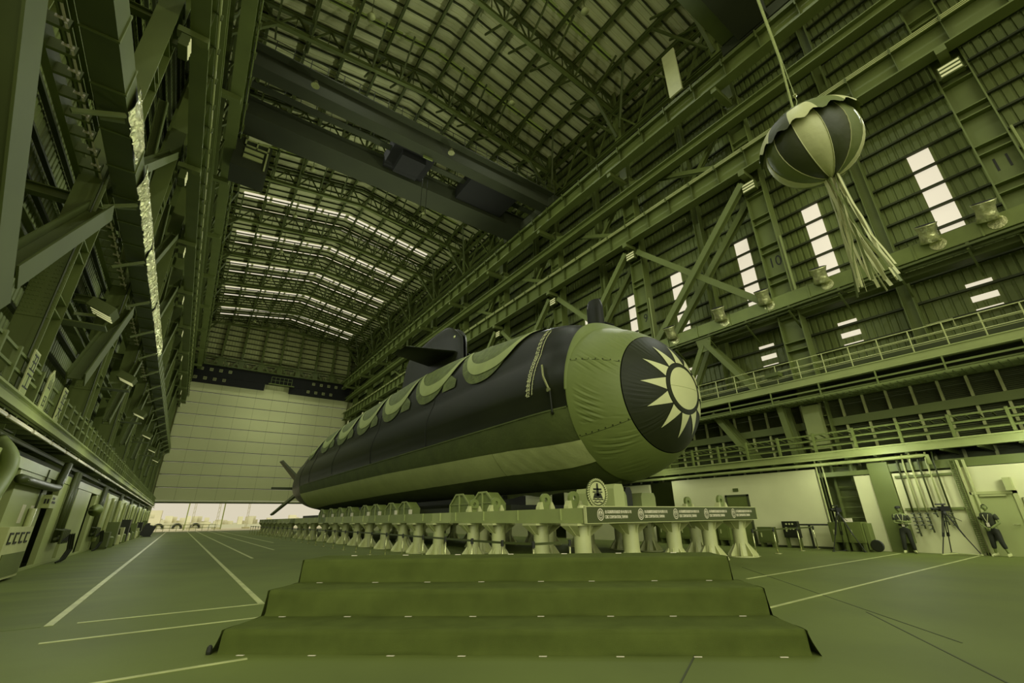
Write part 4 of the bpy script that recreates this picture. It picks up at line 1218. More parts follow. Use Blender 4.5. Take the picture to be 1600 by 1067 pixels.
# ================================================================== PYLONS AND PLATFORM
PYL = 9.7; PYR = 18.2
YPY = [10.15, 12.05, 14.55, 16.35, 19.4, 21.6, 23.55, 26.15, 28.9, 31.2, 33.9, 36.4, 39.6, 43.5, 46.5, 49.0, 53.5, 56.0, 58.7, 61.5, 64.5, 67.5, 70.5, 73.5]
def pylon(x, y, lab, grp):
    t = empty('support_pylon', (x, y, 0), lab, 'pylon', grp)
    b = MB(); b.lathe([(.25, 0), (.25, 1.33)], (x, y, 0), 22); sharp(b.build('column', M['pylon'], t, True))
    b = MB(); b.box(x - .5, x + .5, y - .36, y + .36, 1.27, 1.33)
    for a in range(4):
        c, s_ = math.cos(a * PI / 2), math.sin(a * PI / 2)
        pr = [(.24, 1.27), (.24, .98), (.52 if a % 2 == 0 else .36, 1.27)]
        vs = [(x + c * r - s_ * w, y + s_ * r + c * w, z) for w in (-.02, .02) for r, z in pr]
        b.add(vs, [(0, 1, 2), (5, 4, 3), (0, 3, 4, 1), (1, 4, 5, 2), (2, 5, 3, 0)])
    for sx in (-1, 1):
        b.add([(x + sx * .5, y - .36, 1.27), (x + sx * .5, y + .36, 1.27), (x + sx * .22, y + .14, .98), (x + sx * .22, y - .14, .98)], [(0, 1, 2, 3)])
    b.build('capital', M['pylon'], t)
    b = MB(); b.lathe([(.56, 0), (.56, .035)], (x, y, 0), 22)
    for a in range(8):
        q = a * PI / 4 + PI / 8; c, s_ = math.cos(q), math.sin(q)
        pr = [(.24, .035), (.54, .035), (.54, .09), (.24, .5)]
        vs = [(x + c * r - s_ * w, y + s_ * r + c * w, z) for w in (-.018, .018) for r, z in pr]
        b.add(vs, [(0, 1, 2, 3), (7, 6, 5, 4), (0, 4, 5, 1), (1, 5, 6, 2), (2, 6, 7, 3), (3, 7, 4, 0)])
    b.lathe([(.29, .035), (.25, .45)], (x, y, 0), 12)
    b.build('flared_base', M['pylon'], t)
    return t
p0 = pylon(PYL, YPY[0], 'pale pylon at the front left corner of the platform, under the sign end', 'pylons of the left row')
for i, y in enumerate(YPY[1:]):
    copy_tree(p0, (PYL, y, 0), '%s pale pylon of the left row behind the belt posts, counted from the sign' % ORD[i + 1])
for i, y in enumerate(YPY):
    q = copy_tree(p0, (PYR, y, 0), '%s pale pylon of the right row under the platform, counted from the sign' % ORD[i]); q['group'] = 'pylons of the right row'
for i, (x, y) in enumerate(((11.85, 10.2), (14.05, 10.2), (16.2, 10.2), (12.0, 14.5), (14.2, 14.5), (12.0, 19.4), (14.0, 23.5), (12.0, 28.9), (14.0, 33.9))):
    q = copy_tree(p0, (x, y, 0), ('pylon under the sign, second from its left end', 'pylon under the sign, third from its left end', 'pylon under the sign, fourth from its left end', 'inner pylon behind the second sign pylon', 'inner pylon behind the third sign pylon',
        'inner pylon behind the fifth left-row pylon', 'inner pylon behind the seventh left-row pylon', 'inner pylon behind the ninth left-row pylon', 'inner pylon behind the eleventh left-row pylon')[i]); q['group'] = 'inner pylons under the hull'
# support beams on the rows
segs = [(9.75, 17.7, 'beam', 'front long grey beam left of the sign'), (17.75, 19.5, 'beam_pale', 'short pale beam end beyond the front long beam'), (19.55, 28.3, 'beam', 'second long grey beam under the hull'),
        (28.35, 38.6, 'beam_pale', 'pale beam under the middle of the hull'), (38.7, 40.8, 'block', 'short dark spacer beam'), (40.9, 50.2, 'beam_pale', 'pale beam before the stern'), (50.3, 52.7, 'block', 'short dark spacer beam before the stern beam'),
        (52.8, 60.2, 'beam_pale', 'pale beam under the stern'), (60.4, 75, 'block', 'last dark beam beyond the stern')]
for side, x in (('left', PYL), ('right', PYR)):
    for ya, yb, m, lab in segs:
        t = empty('support_beam', (x, (ya + yb) / 2, 1.33), '%s, on the %s pylon row' % (lab, side), 'beam', 'platform beams of the %s row' % side)
        b = MB(); b.box(x - .36, x + .36, ya, yb, 1.335, 1.42); b.build('bottom_flange', M[m], t)
        b = MB(); b.box(x - .32, x + .32, ya, yb, 1.42, 1.745); b.build('web_box', M[m], t)
        b = MB(); y = ya + .9
        while y < yb - .3: b.box(x - .37, x - .32, y, y + .03, 1.42, 1.745); y += 2.2
        if len(b.v): b.build('stiffener', M[m], t)
for y, l in ((10.2, 'front cross beam behind the sign'), (12.2, 'cross beam under the bow posts'), (14.5, 'second cross beam under the bow'), (19.4, 'third cross beam under the hull'), (26.1, 'fourth cross beam under the hull'), (33.9, 'fifth cross beam under the hull'), (43.5, 'sixth cross beam under the hull'), (53.5, 'seventh cross beam near the stern')):
    b = MB(); b.box(PYL + .37, PYR - .37, y - .3, y + .3, 1.335, 1.74); tag(b.build('cross_beam', M['block']), l, 'beam', 'cross beams of the platform')
# keel saddles
KEEL = [18.4, 20.6, 27.7, 30.0, 33.0, 35.4, 39.4, 42.2, 45.2, 48.5]
for i, y in enumerate(KEEL):
    t = empty('keel_block', (11.6, y, 1.745), '%s house-shaped keel block under the hull side, counted from the bow' % ORD[i].replace('nearest', 'first'), 'keel block', 'keel blocks')
    h = 2.62 if i < 2 else 2.5
    out = [(y - 1.0, 1.745), (y + 1.0, 1.745), (y + 1.0, 2.13), (y + .35, h), (y - .35, h), (y - 1.0, 2.13)]
    b = MB(); b.prism(out, 11.4, 12.0, 'x'); b.build('saddle', M['block'], t)
    b = MB()
    b.bar((11.36, y, 1.76), (11.36, y, h - .03), .06, .08)
    for (ya, za), (yb, zb) in zip(out, out[1:] + out[:1]): b.bar((11.36, ya * .98 + y * .02, za + .01), (11.36, yb * .98 + y * .02, zb + .01), .08, .05, up=(1, 0, 0))
    b.bar((11.37, y - .9, 2.16), (11.37, y + .9, 2.16), .03, .03)
    b.build('rib_frame', M['beam'], t)
    b = MB(); b.box(11.2, 11.38, y - 1.25, y - 1.1, 1.745, 2.05); b.build('pale_wedge', M['white'], t)
b = MB(); b.box(12.0, 16.7, 17, 60, 1.745, 2.05); tag(b.build('transporter_deck', M['dark']), 'dark transporter deck under the hull between the keel blocks', 'deck')
b = MB(); b.box(13.6, 15.1, 20, 58, 2.05, 2.6); tag(b.build('keel_cradle', M['dark']), 'dark cradle carrying the keel on the transporter deck', 'cradle')
# bow supports
for x0, x1, y0, h, m, l in ((12.7, 13.25, 11.5, 2.62, 'beam_pale', 'bright boxed post with sloped head under the bow'), (11.75, 12.3, 11.9, 2.45, 'beam_pale', 'pale boxed post left of the bright bow post'), (13.6, 13.95, 12.0, 2.4, 'beam', 'grey boxed post right of the bright bow post'), (14.35, 14.75, 12.4, 2.6, 'dark', 'dark upright post under the bow'), (15.3, 16.2, 12.4, 2.4, 'beam', 'wide grey boxed post right of the dark bow post')):
    t = empty('bow_post', ((x0 + x1) / 2, y0 + .3, 1.8), l, 'post', None)
    b = MB(); b.box(x0, x1, y0, y0 + .6, 1.8, h - .16); b.build('post_box', M[m], t)
    b = MB(); b.prism([(x0, h - .16), (x1, h - .16), (x1 - .08, h), (x0 + .08, h)], y0, y0 + .6, 'y'); b.build('sloped_head', M[m], t)
b = MB(); b.box(11.4, 16.6, 11.4, 13.2, 1.745, 1.8); tag(b.build('bow_deck', M['block']), 'deck plate carrying the bow posts behind the sign', 'deck')
# lifting-eye brackets
def eye(x, y, lab, grp='lifting eye brackets on the platform'):
    t = empty('lifting_eye', (x, y, 1.745), lab, 'bracket', grp)
    b = MB()
    n = 22; vs = []
    for w in (-.05, .05):
        for r in (.21, .075):
            for k in range(n): a = 2 * PI * k / n; vs.append((x + r * math.cos(a), y + w, 2.05 + r * math.sin(a)))
    fs = []
    for k in range(n):
        q = (k + 1) % n
        fs += [(k, q, n + q, n + k), (2 * n + q, 2 * n + k, 3 * n + k, 3 * n + q), (q, k, 2 * n + k, 2 * n + q), (n + k, n + q, 3 * n + q, 3 * n + k)]
    b.add(vs, fs); b.box(x - .12, x + .12, y - .05, y + .05, 1.745, 1.9)
    b.build('eye_plate', M['block'], t)
    for s_ in (-1, 1):
        c = MB(); c.prism([(x + s_ * .15, 1.745), (x + s_ * .34, 1.745), (x + s_ * .33, 1.82), (x + s_ * .24, 1.98), (x + s_ * .19, 1.98)], y - .1, y + .1, 'y'); c.build('cheek', M['pylon'], t)
    return t
e0 = eye(10.0, 10.75, 'lifting eye bracket just left of the round plaque')
for x, y, l in ((10.0, 12.15, 'lifting eye bracket second left of the round plaque'), (10.0, 15.2, 'lifting eye bracket before the nearest keel block, right one'), (10.0, 16.85, 'lifting eye bracket before the nearest keel block, left one'),
                (17.85, 10.5, 'lifting eye bracket above the right end of the sign'), (17.85, 12.0, 'lifting eye bracket above the fourth sign text'), (17.7, 15.0, 'lifting eye bracket right of the bright bow post, dark one'), (17.7, 16.8, 'lifting eye bracket right of the bright bow post, pale one')):
    copy_tree(e0, (x, y, 1.745), l)
# sign
t = empty('platform_sign', (14.05, 9.62, 1.33), 'long dark sign board with five repeated white emblems and lettering across the platform front', 'sign')
b = MB(); b.box(9.38, 18.75, 9.6, 9.66, 1.335, 1.765); b.build('board', M['sign'], t)
b = MB()
for za, zb in ((1.765, 1.79), (1.32, 1.335)): b.box(9.36, 18.77, 9.58, 9.68, za, zb)
for xa in (9.36, 18.75): b.box(xa, xa + .02, 9.58, 9.68, 1.335, 1.765)
b.build('edge_strip', M['pylon'], t)
for i in range(5):
    x0 = 9.95 + i * 1.78
    b = MB()
    n = 28
    def el(rx, rz): return [(x0 + rx * math.cos(2 * PI * k / n), 1.56 + rz * math.sin(2 * PI * k / n)) for k in range(n)]
    o_, i_ = el(.135, .165), el(.112, .14)
    vs = [(x, 9.592, z) for x, z in o_ + i_]
    b.add(vs, [(k, (k + 1) % n, n + (k + 1) % n, n + k) for k in range(n)])
    c = el(.085, .11)
    b.add([(x, 9.592, z) for x, z in c], [tuple(range(n))])
    b.box(x0 - .012, x0 + .012, 9.587, 9.591, 1.47, 1.66, 1)
    for s_ in (-1, 1): b.box(x0 + s_ * .045 - .01, x0 + s_ * .045 + .01, 9.587, 9.591, 1.49, 1.6, 1); b.bar((x0, 9.589, 1.48), (x0 + s_ * .07, 9.589, 1.55), .004, .016, m=1)
    b.build('emblem', [M['white'], M['sign']], t)
    b = MB()
    text_mesh(b, '台灣國際造船股份有限公司', .098, lambda u, v, w: (x0 + .18 + u * 1.0, 9.597 - w, 1.625 + v), ax='LEFT', fat=.0015)
    text_mesh(b, 'CSBC CORPORATION, TAIWAN', .104, lambda u, v, w: (x0 + .18 + u * .66 * 1.0, 9.597 - w, 1.49 + v * 1.15), ax='LEFT', fat=.002)
    b.build('lettering', M['white'], t)
# round plaque
t = empty('round_plaque', (10.28, 10.0, 1.745), 'round rope-edged plaque with a ship emblem standing on the platform corner', 'plaque')
px_, py_, pz_, pr_ = 10.28, 9.98, 2.17, .42
b = MB(); b.lathe([(pr_, 0), (pr_, .05)], (px_, py_, pz_), 40, axis='y'); b.build('disc', M['sign'], t)
b = MB()
for k in range(36):
    a = 2 * PI * k / 36; q = a + .12
    b.bar((px_ + .37 * math.cos(a), py_ - .012, pz_ + .37 * math.sin(a)), (px_ + .425 * math.cos(q), py_ - .012, pz_ + .425 * math.sin(q)), .035, .03)
b.build('rope_rim', M['pylon'], t)
b = MB(); b.lathe([(.33, -.012), (.33, 0)], (px_, py_, pz_), 36, axis='y'); b.build('field', M['pylon'], t)
b = MB()
k_ = 1.3
b.prism([(px_ - .05 * k_, pz_ - .08), (px_ + .05 * k_, pz_ - .08), (px_ + .02, pz_ + .29), (px_ - .02, pz_ + .29)], py_ - .03, py_ - .013, 'y')
b.box(px_ - .17, px_ + .17, py_ - .03, py_ - .013, pz_ + .09, pz_ + .14); b.box(px_ - .2, px_ - .08, py_ - .03, py_ - .013, pz_ + .02, pz_ + .05); b.box(px_ + .08, px_ + .2, py_ - .03, py_ - .013, pz_ + .02, pz_ + .05)
b.prism([(px_ - .2, pz_ - .14), (px_ + .2, pz_ - .14), (px_ + .13, pz_ + .0), (px_ - .13, pz_ + .0)], py_ - .03, py_ - .013, 'y')
for j in range(2): b.tube([(px_ - .22 + .03 * q + .05 * j, py_ - .02, pz_ - .18 - .075 * j + .012 * math.sin(q * 1.1)) for q in range(16 - 4 * j)], .014, 5)
b.build('ship_relief', M['dark'], t)
b = MB(); b.lathe([(.16, 0), (.14, .06), (.05, .09)], (9.72, 10.1, 1.745), 16); tag(b.build('mooring_button', M['pylon']), 'small pale round button on the platform corner left of the plaque', 'button')
# ================================================================== STEPS, POSTS, PEOPLE, BALL, OUTDOORS
fr = Vector((5.51, -4.46, 0)).normalized(); dp = Vector((-fr.y, fr.x, 0))
O0 = Vector((.73, 7.31, 0))                       # front left foot of the steps
def sp(u, d, z): p = O0 + fr * u + dp * d; return (p.x, p.y, z)
t = empty('carpeted_steps', sp(3.5, 1, 0), 'wide three-tier carpeted step platform in the foreground', 'steps')
LV = [(0, .25, 0.0, 7.05), (.83, .57, .03, 7.02), (1.66, .9, .06, 6.92)]
for i, (d0, z, u0, u1) in enumerate(LV):
    zb = LV[i - 1][1] if i else 0.0
    b = MB()
    def tread(u, v, d0=d0, z=z, zb=zb, u0=u0, u1=u1):
        # v runs from the riser foot over the rounded nose to the back of the tread
        uu = u0 + (u1 - u0) * u
        L = [(-.012, zb), (.0, zb + .04), (.015, z - .07), (.03, z - .02), (.06, z), (.9, z)]
        s_ = v * (len(L) - 1); k = min(int(s_), len(L) - 2); f_ = s_ - k
        dd = L[k][0] + (L[k + 1][0] - L[k][0]) * f_; zz = L[k][1] + (L[k + 1][1] - L[k][1]) * f_
        wv = .018 * math.sin(uu * 2.1 + i * 2) * math.sin(min(1, v * 2.2) * PI) + .01 * math.sin(uu * 5.7 + i)
        return sp(uu, d0 + dd + wv * (1 if v < .7 else 0), zz)
    b.grid(tread, 90, 20)
    for e, uu in ((-1, u0), (1, u1)):               # side drape
        b.grid(lambda u, v: sp(uu + e * (.10 * (1 - v) ** 1.5 + .02 * math.sin(u * 9)), d0 + .9 * u + (0 if u > .05 else -.01), zb * 0 + v * z), 14, 8)
    b.build('carpet_tier', M['carpet'], t, True)
    rr = random.Random(i + 3)
b = MB(); b.add([sp(.1, 1.7, .885), sp(6.85, 1.7, .885), sp(6.85, 2.5, .885), sp(.1, 2.5, .885), sp(.1, 2.5, 0), sp(6.85, 2.5, 0)], [(3, 2, 5, 4)]); b.build('rear_board', M['dark'], t)
n = 0
for i, (d0, z, u0, u1) in enumerate(LV):
    zb = LV[i - 1][1] if i else 0.0
    cnt = (8, 8, 8)[i]
    for j in range(cnt):
        u = u0 + .35 + (u1 - u0 - .7) * j / (cnt - 1) + random.uniform(-.05, .05); d = d0 - .07
        b = MB(); q = [sp(u + a, d + c, zb + .004) for a, c in ((-.045, -.012), (.045, -.012), (.05, .014), (-.04, .014))]
        q2 = [(x, y, z_ + .004) for x, y, z_ in q]
        b.add(q + q2, [(3, 2, 1, 0), (4, 5, 6, 7), (0, 1, 5, 4), (1, 2, 6, 5), (2, 3, 7, 6), (3, 0, 4, 7)])
        tag(b.build('tape_strip', M['tape']), '%s white tape mark from the left along the foot of the %s riser' % (ORD[j].replace('nearest', 'first'), ('lowest', 'middle', 'top')[i]), 'tape', 'white tape marks on the steps')
for j in range(7):
    u = .6 + j * .95
    b = MB(); p = sp(u, 2.46, .904); b.bar((p[0] - .04, p[1] + .03, p[2]), (p[0] + .04, p[1] - .03, p[2]), .025, .008)
    tag(b.build('tape_strip', M['tape']), '%s white tape mark from the left on the back edge of the top tier' % ORD[j].replace('nearest', 'first'), 'tape', 'white tape marks on the steps')
b = MB(); b.lathe([(.03, 0), (.035, .03), (.03, .08), (.01, .1)], sp(-.1, -.02, 0), 10); tag(b.build('floor_bolt', M['dark']), 'small dark bolt at the left foot of the steps', 'bolt')

# ---- belt posts
def belt_post(x, y, lab, grp):
    t = empty('belt_post', (x, y, 0), lab, 'belt post', grp)
    b = MB(); b.lathe([(.16, 0), (.16, .015), (.05, .03)], (x, y, 0), 18); b.build('base', M['chrome'], t)
    b = MB(); b.lathe([(.025, .02), (.025, .88)], (x, y, 0), 10); b.build('pole', M['chrome'], t, True)
    b = MB(); b.lathe([(.042, .84), (.042, .97), (.03, .98)], (x, y, 0), 12); b.build('belt_head', M['dark'], t)
    return t
def belt(a, c, lab, grp):
    b = MB(); b.bar((a[0], a[1], .92), (c[0], c[1], .92), .012, .055); tag(b.build('belt', M['sign']), lab, 'belt', grp)
PL = [(8.1, 8.95), (6.95, 8.95), (6.85, 10.1), (6.9, 11.7), (7.05, 13.6), (7.2, 15.6), (7.35, 17.8), (7.5, 20.0)] + [(7.63 + .03 * min(i, 9), 22.27 + 2.28 * i) for i in range(22)]
p0 = None
for i, (x, y) in enumerate(PL):
    lab = '%s belt post of the left line, counted from the sign corner' % ORD[i]
    if p0 is None: p0 = belt_post(x, y, lab, 'belt posts along the left of the platform')
    else: copy_tree(p0, (x, y, 0), lab)
    if i: belt(PL[i - 1], (x, y), 'belt strung to the %s post of the left line' % ORD[i], 'belts of the left line')
PRt = [(18.65, 9.85), (20.41, 9.89), (22.65, 9.93), (24.3, 9.94)]
for i, (x, y) in enumerate(PRt):
    q = copy_tree(p0, (x, y, 0), ('belt post beside the right end of the sign', 'belt post between sign end and white wall, second', 'belt post before the dark control box', 'belt post closest to the white wall')[i]); q['group'] = 'belt posts right of the platform'
    if i: belt(PRt[i - 1], (x, y), '%s belt right of the platform sign' % ('first', 'middle', 'last')[i - 1], 'belts right of the platform')

# ---- people
def skin(name, joints, edges, m, parent, sub=2):
    me = bpy.data.meshes.new(name); o0 = W[parent.name]
    me.from_pydata([tuple(Vector(p) - o0) for p, r in joints], edges, [])
    o = bpy.data.objects.new(name, me); COL.objects.link(o); o.parent = parent; W[o.name] = o0
    md = o.modifiers.new('skin', 'SKIN'); md.use_smooth_shade = True
    sv = me.skin_vertices[0].data
    for i, (p, r) in enumerate(joints):
        sv[i].radius = r if isinstance(r, tuple) else (r, r); sv[i].use_root = (i == 0)
    s2 = o.modifiers.new('sub', 'SUBSURF'); s2.levels = sub; s2.render_levels = sub
    me.materials.append(m)
    return o
def person(base, face, lab, pose):
    """face: horizontal unit vector the body looks along"""
    f = Vector((face[0], face[1], 0)).normalized(); rt = Vector((f.y, -f.x, 0))
    B = Vector(base)
    def P(r, fw, z): q = B + rt * r + f * fw; return (q.x, q.y, B.z + z)
    t = empty('person', base, lab, 'person')
    a = pose
    st = a['stance']
    J = [(P(0, 0, .93), (.13, .10)), (P(0, .01, 1.08), (.13, .095)), (P(0, .01, 1.25), (.155, .11)), (P(0, 0, 1.40), (.13, .09)), (P(0, .0, 1.475), .055), (P(0, .015, 1.53), .052)]
    E_ = [(0, 1), (1, 2), (2, 3), (3, 4), (4, 5)]
    def chain(start, pts):
        k = start
        for p, r in pts: J.append((p, r)); E_.append((k, len(J) - 1)); k = len(J) - 1
        return k
    for s_ in (-1, 1):
        el, wr = a['elbow'][s_], a['wrist'][s_]
        chain(3, [(P(s_ * .17, 0, 1.40), .062), (P(*el), .043), (P(*wr), .03)])
        kn, an = st[s_]
        k = chain(0, [(P(s_ * .09, 0, .86), .095), (P(*kn), .06), (P(*an), .038), (P(an[0] + .02 * s_, an[1] + .1, .035), .033), (P(an[0] + .025 * s_, an[1] + .16, .03), .028)])
    skin('body', J, E_, M['skin'], t)
    # head with face
    hd = MB(); hc = Vector(P(0, .02, 1.63))
    yaw = a.get('yaw', 0); f2 = (f * math.cos(yaw) + rt * math.sin(yaw)); r2 = Vector((f2.y, -f2.x, 0)); tl = a.get('tilt', 0)
    u2 = Vector((0, 0, 1)) * math.cos(tl) - f2 * math.sin(tl); f3 = f2 * math.cos(tl) + Vector((0, 0, 1)) * math.sin(tl)
    def hpnt(u, v):
        th = PI * u; ph = 2 * PI * v
        x, y, z = math.sin(th) * math.cos(ph), math.sin(th) * math.sin(ph), math.cos(th)
        rx, ry, rz = .074, .095, .115
        if z < 0: k = 1 - .28 * (-z) ** 1.4; x *= k; y = y * k + (.12 * (-z) if y > 0 else 0)
        n_ = 0
        if y > 0:
            n_ = .026 * math.exp(-((x * 3.6) ** 2 + ((z + .12) * 4) ** 2)) + .008 * math.exp(-((x * 3) ** 2 + ((z + .5) * 9) ** 2)) - .010 * (math.exp(-(((x - .42) * 5) ** 2 + ((z - .08) * 7) ** 2)) + math.exp(-(((x + .42) * 5) ** 2 + ((z - .08) * 7) ** 2)))
        return hc + r2 * (x * rx) + f3 * (y * ry + n_) + u2 * (z * rz)
    hd.grid(hpnt, 26, 36)
    for s_ in (-1, 1):
        c = hc + r2 * (s_ * .076) - f3 * .005
        hd.tube([c + u2 * .03, c + r2 * s_ * .012 + u2 * .012 - f3 * .012, c + r2 * s_ * .010 - u2 * .02, c - u2 * .032], [.008, .012, .011, .006], 7)
    h = hd.build('head', M['skin'], t, True)
    e = MB()
    for s_ in (-1, 1):
        c = hc + r2 * (s_ * .031) + f3 * .083 + u2 * .010; e.lathe([(.004, -.008), (.010, -.004), (.010, .004), (.004, .008)], c, 8)
        c = c + u2 * .02; e.bar(c - r2 * .018, c + r2 * .018, .01, .006)
    e.bar(hc + f3 * .088 - u2 * .062 - r2 * .022, hc + f3 * .088 - u2 * .062 + r2 * .022, .012, .008)
    e.build('eyes_and_mouth', M['dark'], h)
    hr = MB()
    def hairp(u, v):
        th = PI * .60 * u; ph = 2 * PI * v
        x, y, z = math.sin(th) * math.cos(ph), math.sin(th) * math.sin(ph), math.cos(th)
        lim = 1.0
        if y > .25 and z < .55: z = .55 + .0 * z; lim = .985
        return hc + r2 * (x * .083 * lim) + f3 * (y * .104 * lim - .004) + u2 * (z * .125 + .004)
    hr.grid(hairp, 14, 32); hr.build('hair', M['hair'], t, True)
    if a.get('mask'):
        mk = MB(); mk.grid(lambda u, v: hc + r2 * ((u - .5) * .14) + f3 * (.112 - .9 * (u - .5) ** 2 * .28) - u2 * (.012 + .085 * v) + f3 * .012 * math.sin(v * PI), 14, 8); mk.build('face_mask', M['dark'], t, True)
    if a.get('cap'):
        cp = MB(); cp.lathe([(.096, -.0), (.1, .04), (.075, .085), (.02, .1)], hc + u2 * .035, 20); q = hc + u2 * .04 + f3 * .13
        cp.add([q + r2 * .07 - f3 * .05, q + r2 * .05 + f3 * .03, q - r2 * .05 + f3 * .03, q - r2 * .07 - f3 * .05, q + r2 * .07 - f3 * .05 + u2 * .012, q + r2 * .05 + f3 * .03 + u2 * .008, q - r2 * .05 + f3 * .03 + u2 * .008, q - r2 * .07 - f3 * .05 + u2 * .012], [(3, 2, 1, 0), (4, 5, 6, 7), (0, 1, 5, 4), (1, 2, 6, 5), (2, 3, 7, 6)])
        cp.build('cap', M['dark'], t, True)
    # shirt
    J = [(P(0, 0, .90), (.165, .125)), (P(0, .01, 1.08), (.165, .12)), (P(0, .01, 1.25), (.185, .135)), (P(0, 0, 1.395), (.155, .11)), (P(0, 0, 1.45), (.075, .07))]; E_ = [(0, 1), (1, 2), (2, 3), (3, 4)]
    for s_ in (-1, 1):
        el = Vector(P(*a['elbow'][s_])); sh = Vector(P(s_ * .18, 0, 1.40)); chain(3, [(tuple(sh), .082), (tuple(sh.lerp(el, .75)), .068)])
    skin('shirt', J, E_, M['shirt'], t)
    J = [(P(0, 0, .97), (.155, .12)), (P(0, 0, .88), (.16, .125))]; E_ = [(0, 1)]
    for s_ in (-1, 1):
        kn, an = st[s_]; A_, K_ = Vector(P(*an)), Vector(P(*kn)); lo_ = K_.lerp(A_, a['hem'])
        chain(1, [(P(s_ * .09, 0, .80), .11), (tuple(K_), .082), (tuple(lo_), .068)])
    skin('trousers', J, E_, M['trousers'], t)
    for s_ in (-1, 1):
        kn, an = st[s_]; c = MB(); A_ = Vector(P(an[0], an[1], 0)); F_ = (f + rt * s_ * .2).normalized(); q = Vector((F_.y, -F_.x, 0))
        def sh_(u, v):
            L = -.07 + .28 * u; w = .048 * math.sin(min(1, .25 + u * .9) * PI) ** .5 + .004; hgt = .095 * (1 - u) ** .7 + .045
            aa = 2 * PI * v; return A_ + F_ * L + q * (w * math.cos(aa)) + Vector((0, 0, max(.002, hgt / 2 + hgt / 2 * math.sin(aa))))
        c.grid(sh_, 10, 14); c.build('shoe', M['shoe'], t, True)
    # hands: palm and five fingers
    for s_ in (-1, 1):
        wr, el = Vector(P(*a['wrist'][s_])), Vector(P(*a['elbow'][s_])); d = (wr - el).normalized()
        nrm = Vector(a['palm'][s_][0] * rt + a['palm'][s_][1] * f + Vector((0, 0, a['palm'][s_][2]))).normalized(); sd_ = d.cross(nrm).normalized(); nrm = sd_.cross(d).normalized()
        J = [(tuple(wr), .026), (tuple(wr + d * .045), (.036, .018)), (tuple(wr + d * .085), (.038, .016))]; E_ = [(0, 1), (1, 2)]
        for i, ln_ in enumerate((.068, .078, .072, .056)):
            off = sd_ * ((i - 1.5) * .019)
            b0 = wr + d * .088 + off
            chain(2, [(tuple(b0), .0095), (tuple(b0 + d * ln_ * .5 + nrm * ln_ * .18), .0088), (tuple(b0 + d * ln_ * .78 + nrm * ln_ * .55), .008)])
        th0 = wr + d * .035 - sd_ * .03
        chain(1, [(tuple(th0), .012), (tuple(th0 - sd_ * .025 + d * .03 + nrm * .012), .0105), (tuple(th0 - sd_ * .03 + d * .06 + nrm * .022), .009)])
        skin('hand', J, E_, M['skin'], t, 1)
    # lanyard and badge
    c = MB()
    for s_ in (-1, 1): c.tube([P(s_ * .07, .02, 1.47), P(s_ * .075, .12, 1.38), P(s_ * .04, .148, 1.25), P(.0, .152, 1.12)], .008, 5)
    c.build('lanyard', M['pylon'], t)
    c = MB(); c.bar(P(0, .158, 1.12), P(0, .158, .98), .085, .008, up=tuple(f)); c.build('badge', M['white'], t)
    return t
person((24.0, 6.45, 0), (-.97, -.25), 'person in black with folded arms and a badge, standing before the valve pipes', dict(
    stance={-1: ((-.10, .03, .48), (-.12, -.02, .08)), 1: ((.13, .06, .48), (.19, .02, .08))},
    elbow={-1: (-.27, .06, 1.13), 1: (.26, .08, 1.12)}, wrist={-1: (.02, .23, 1.18), 1: (-.02, .20, 1.10)}, palm={-1: (0, -1, .2), 1: (0, -1, 0)}, hem=.96, yaw=.2, tilt=-.05, cap=True))
person((24.2, 3.95, 0), (-.95, .3), 'person in black with hands clasped in front, looking up before the right-hand door', dict(
    stance={-1: ((-.13, .04, .48), (-.20, .0, .08)), 1: ((.12, .03, .48), (.17, .0, .08))},
    elbow={-1: (-.29, .02, 1.12), 1: (.29, .02, 1.12)}, wrist={-1: (-.06, .21, .93), 1: (.06, .21, .95)}, palm={-1: (.6, -.6, 0), 1: (-.6, -.6, 0)}, hem=.62, yaw=-.3, tilt=.3))

# ---- camera tripods
def tripod(x, y, h, lab, spreader, facing):
    t = empty('camera_tripod', (x, y, 0), lab, 'tripod')
    F = Vector((facing[0], facing[1], 0)).normalized()
    for k in range(3):
        a = k * 2 * PI / 3 + .5; c, s_ = math.cos(a), math.sin(a)
        b = MB()
        for w in (-.03, .03): b.tube([(x + c * .07 - s_ * w, y + s_ * .07 + c * w, h), (x + c * .36 - s_ * w, y + s_ * .36 + c * w, h * .45)], .018, 6)
        b.tube([(x + c * .3, y + s_ * .3, h * .55), (x + c * .62, y + s_ * .62, .06)], .018, 6)
        b.build('leg', M['dark'], t)
        b = MB(); b.tube([(x, y, .07), (x + c * .62, y + s_ * .62, .05)], .02 if spreader else .01, 6); b.lathe([(.05, -.02), (.05, .02)], (x + c * .62, y + s_ * .62, .052), 10)
        b.build('spreader_arm', M['pipe'] if spreader else M['dark'], t)
    b = MB(); b.lathe([(.08, h - .03), (.09, h + .03), (.05, h + .12)], (x, y, 0), 14); b.tube([(x, y, h + .05), (x - F.x * .5, y - F.y * .5, h - .25)], .012, 5); b.build('pan_head', M['dark'], t)
    cz = h + .2
    b = MB(); C_ = Vector((x, y, cz)); b.bar(C_ - F * .22, C_ + F * .12, .13, .17); b.build('camera_body', M['black'], t)
    b = MB(); b.tube([C_ + F * .12, C_ + F * .2, C_ + F * .34, C_ + F * .36], [.05, .05, .055, .065], 12); b.build('lens', M['dark'], t, True)
    b = MB(); b.bar(C_ - F * .15 + Vector((0, 0, .16)), C_ + F * .2 + Vector((0, 0, .16)), .05, .05); b.tube([C_ - F * .1 + Vector((.06, .06, .1)), C_ - F * .2 + Vector((.16, .16, .14))], .04, 8); b.build('viewfinder', M['dark'], t)
    return t
tripod(23.85, 5.05, 1.42, 'video camera on a tripod with pale dolly spreader, between the two people', True, (-.7, .7))
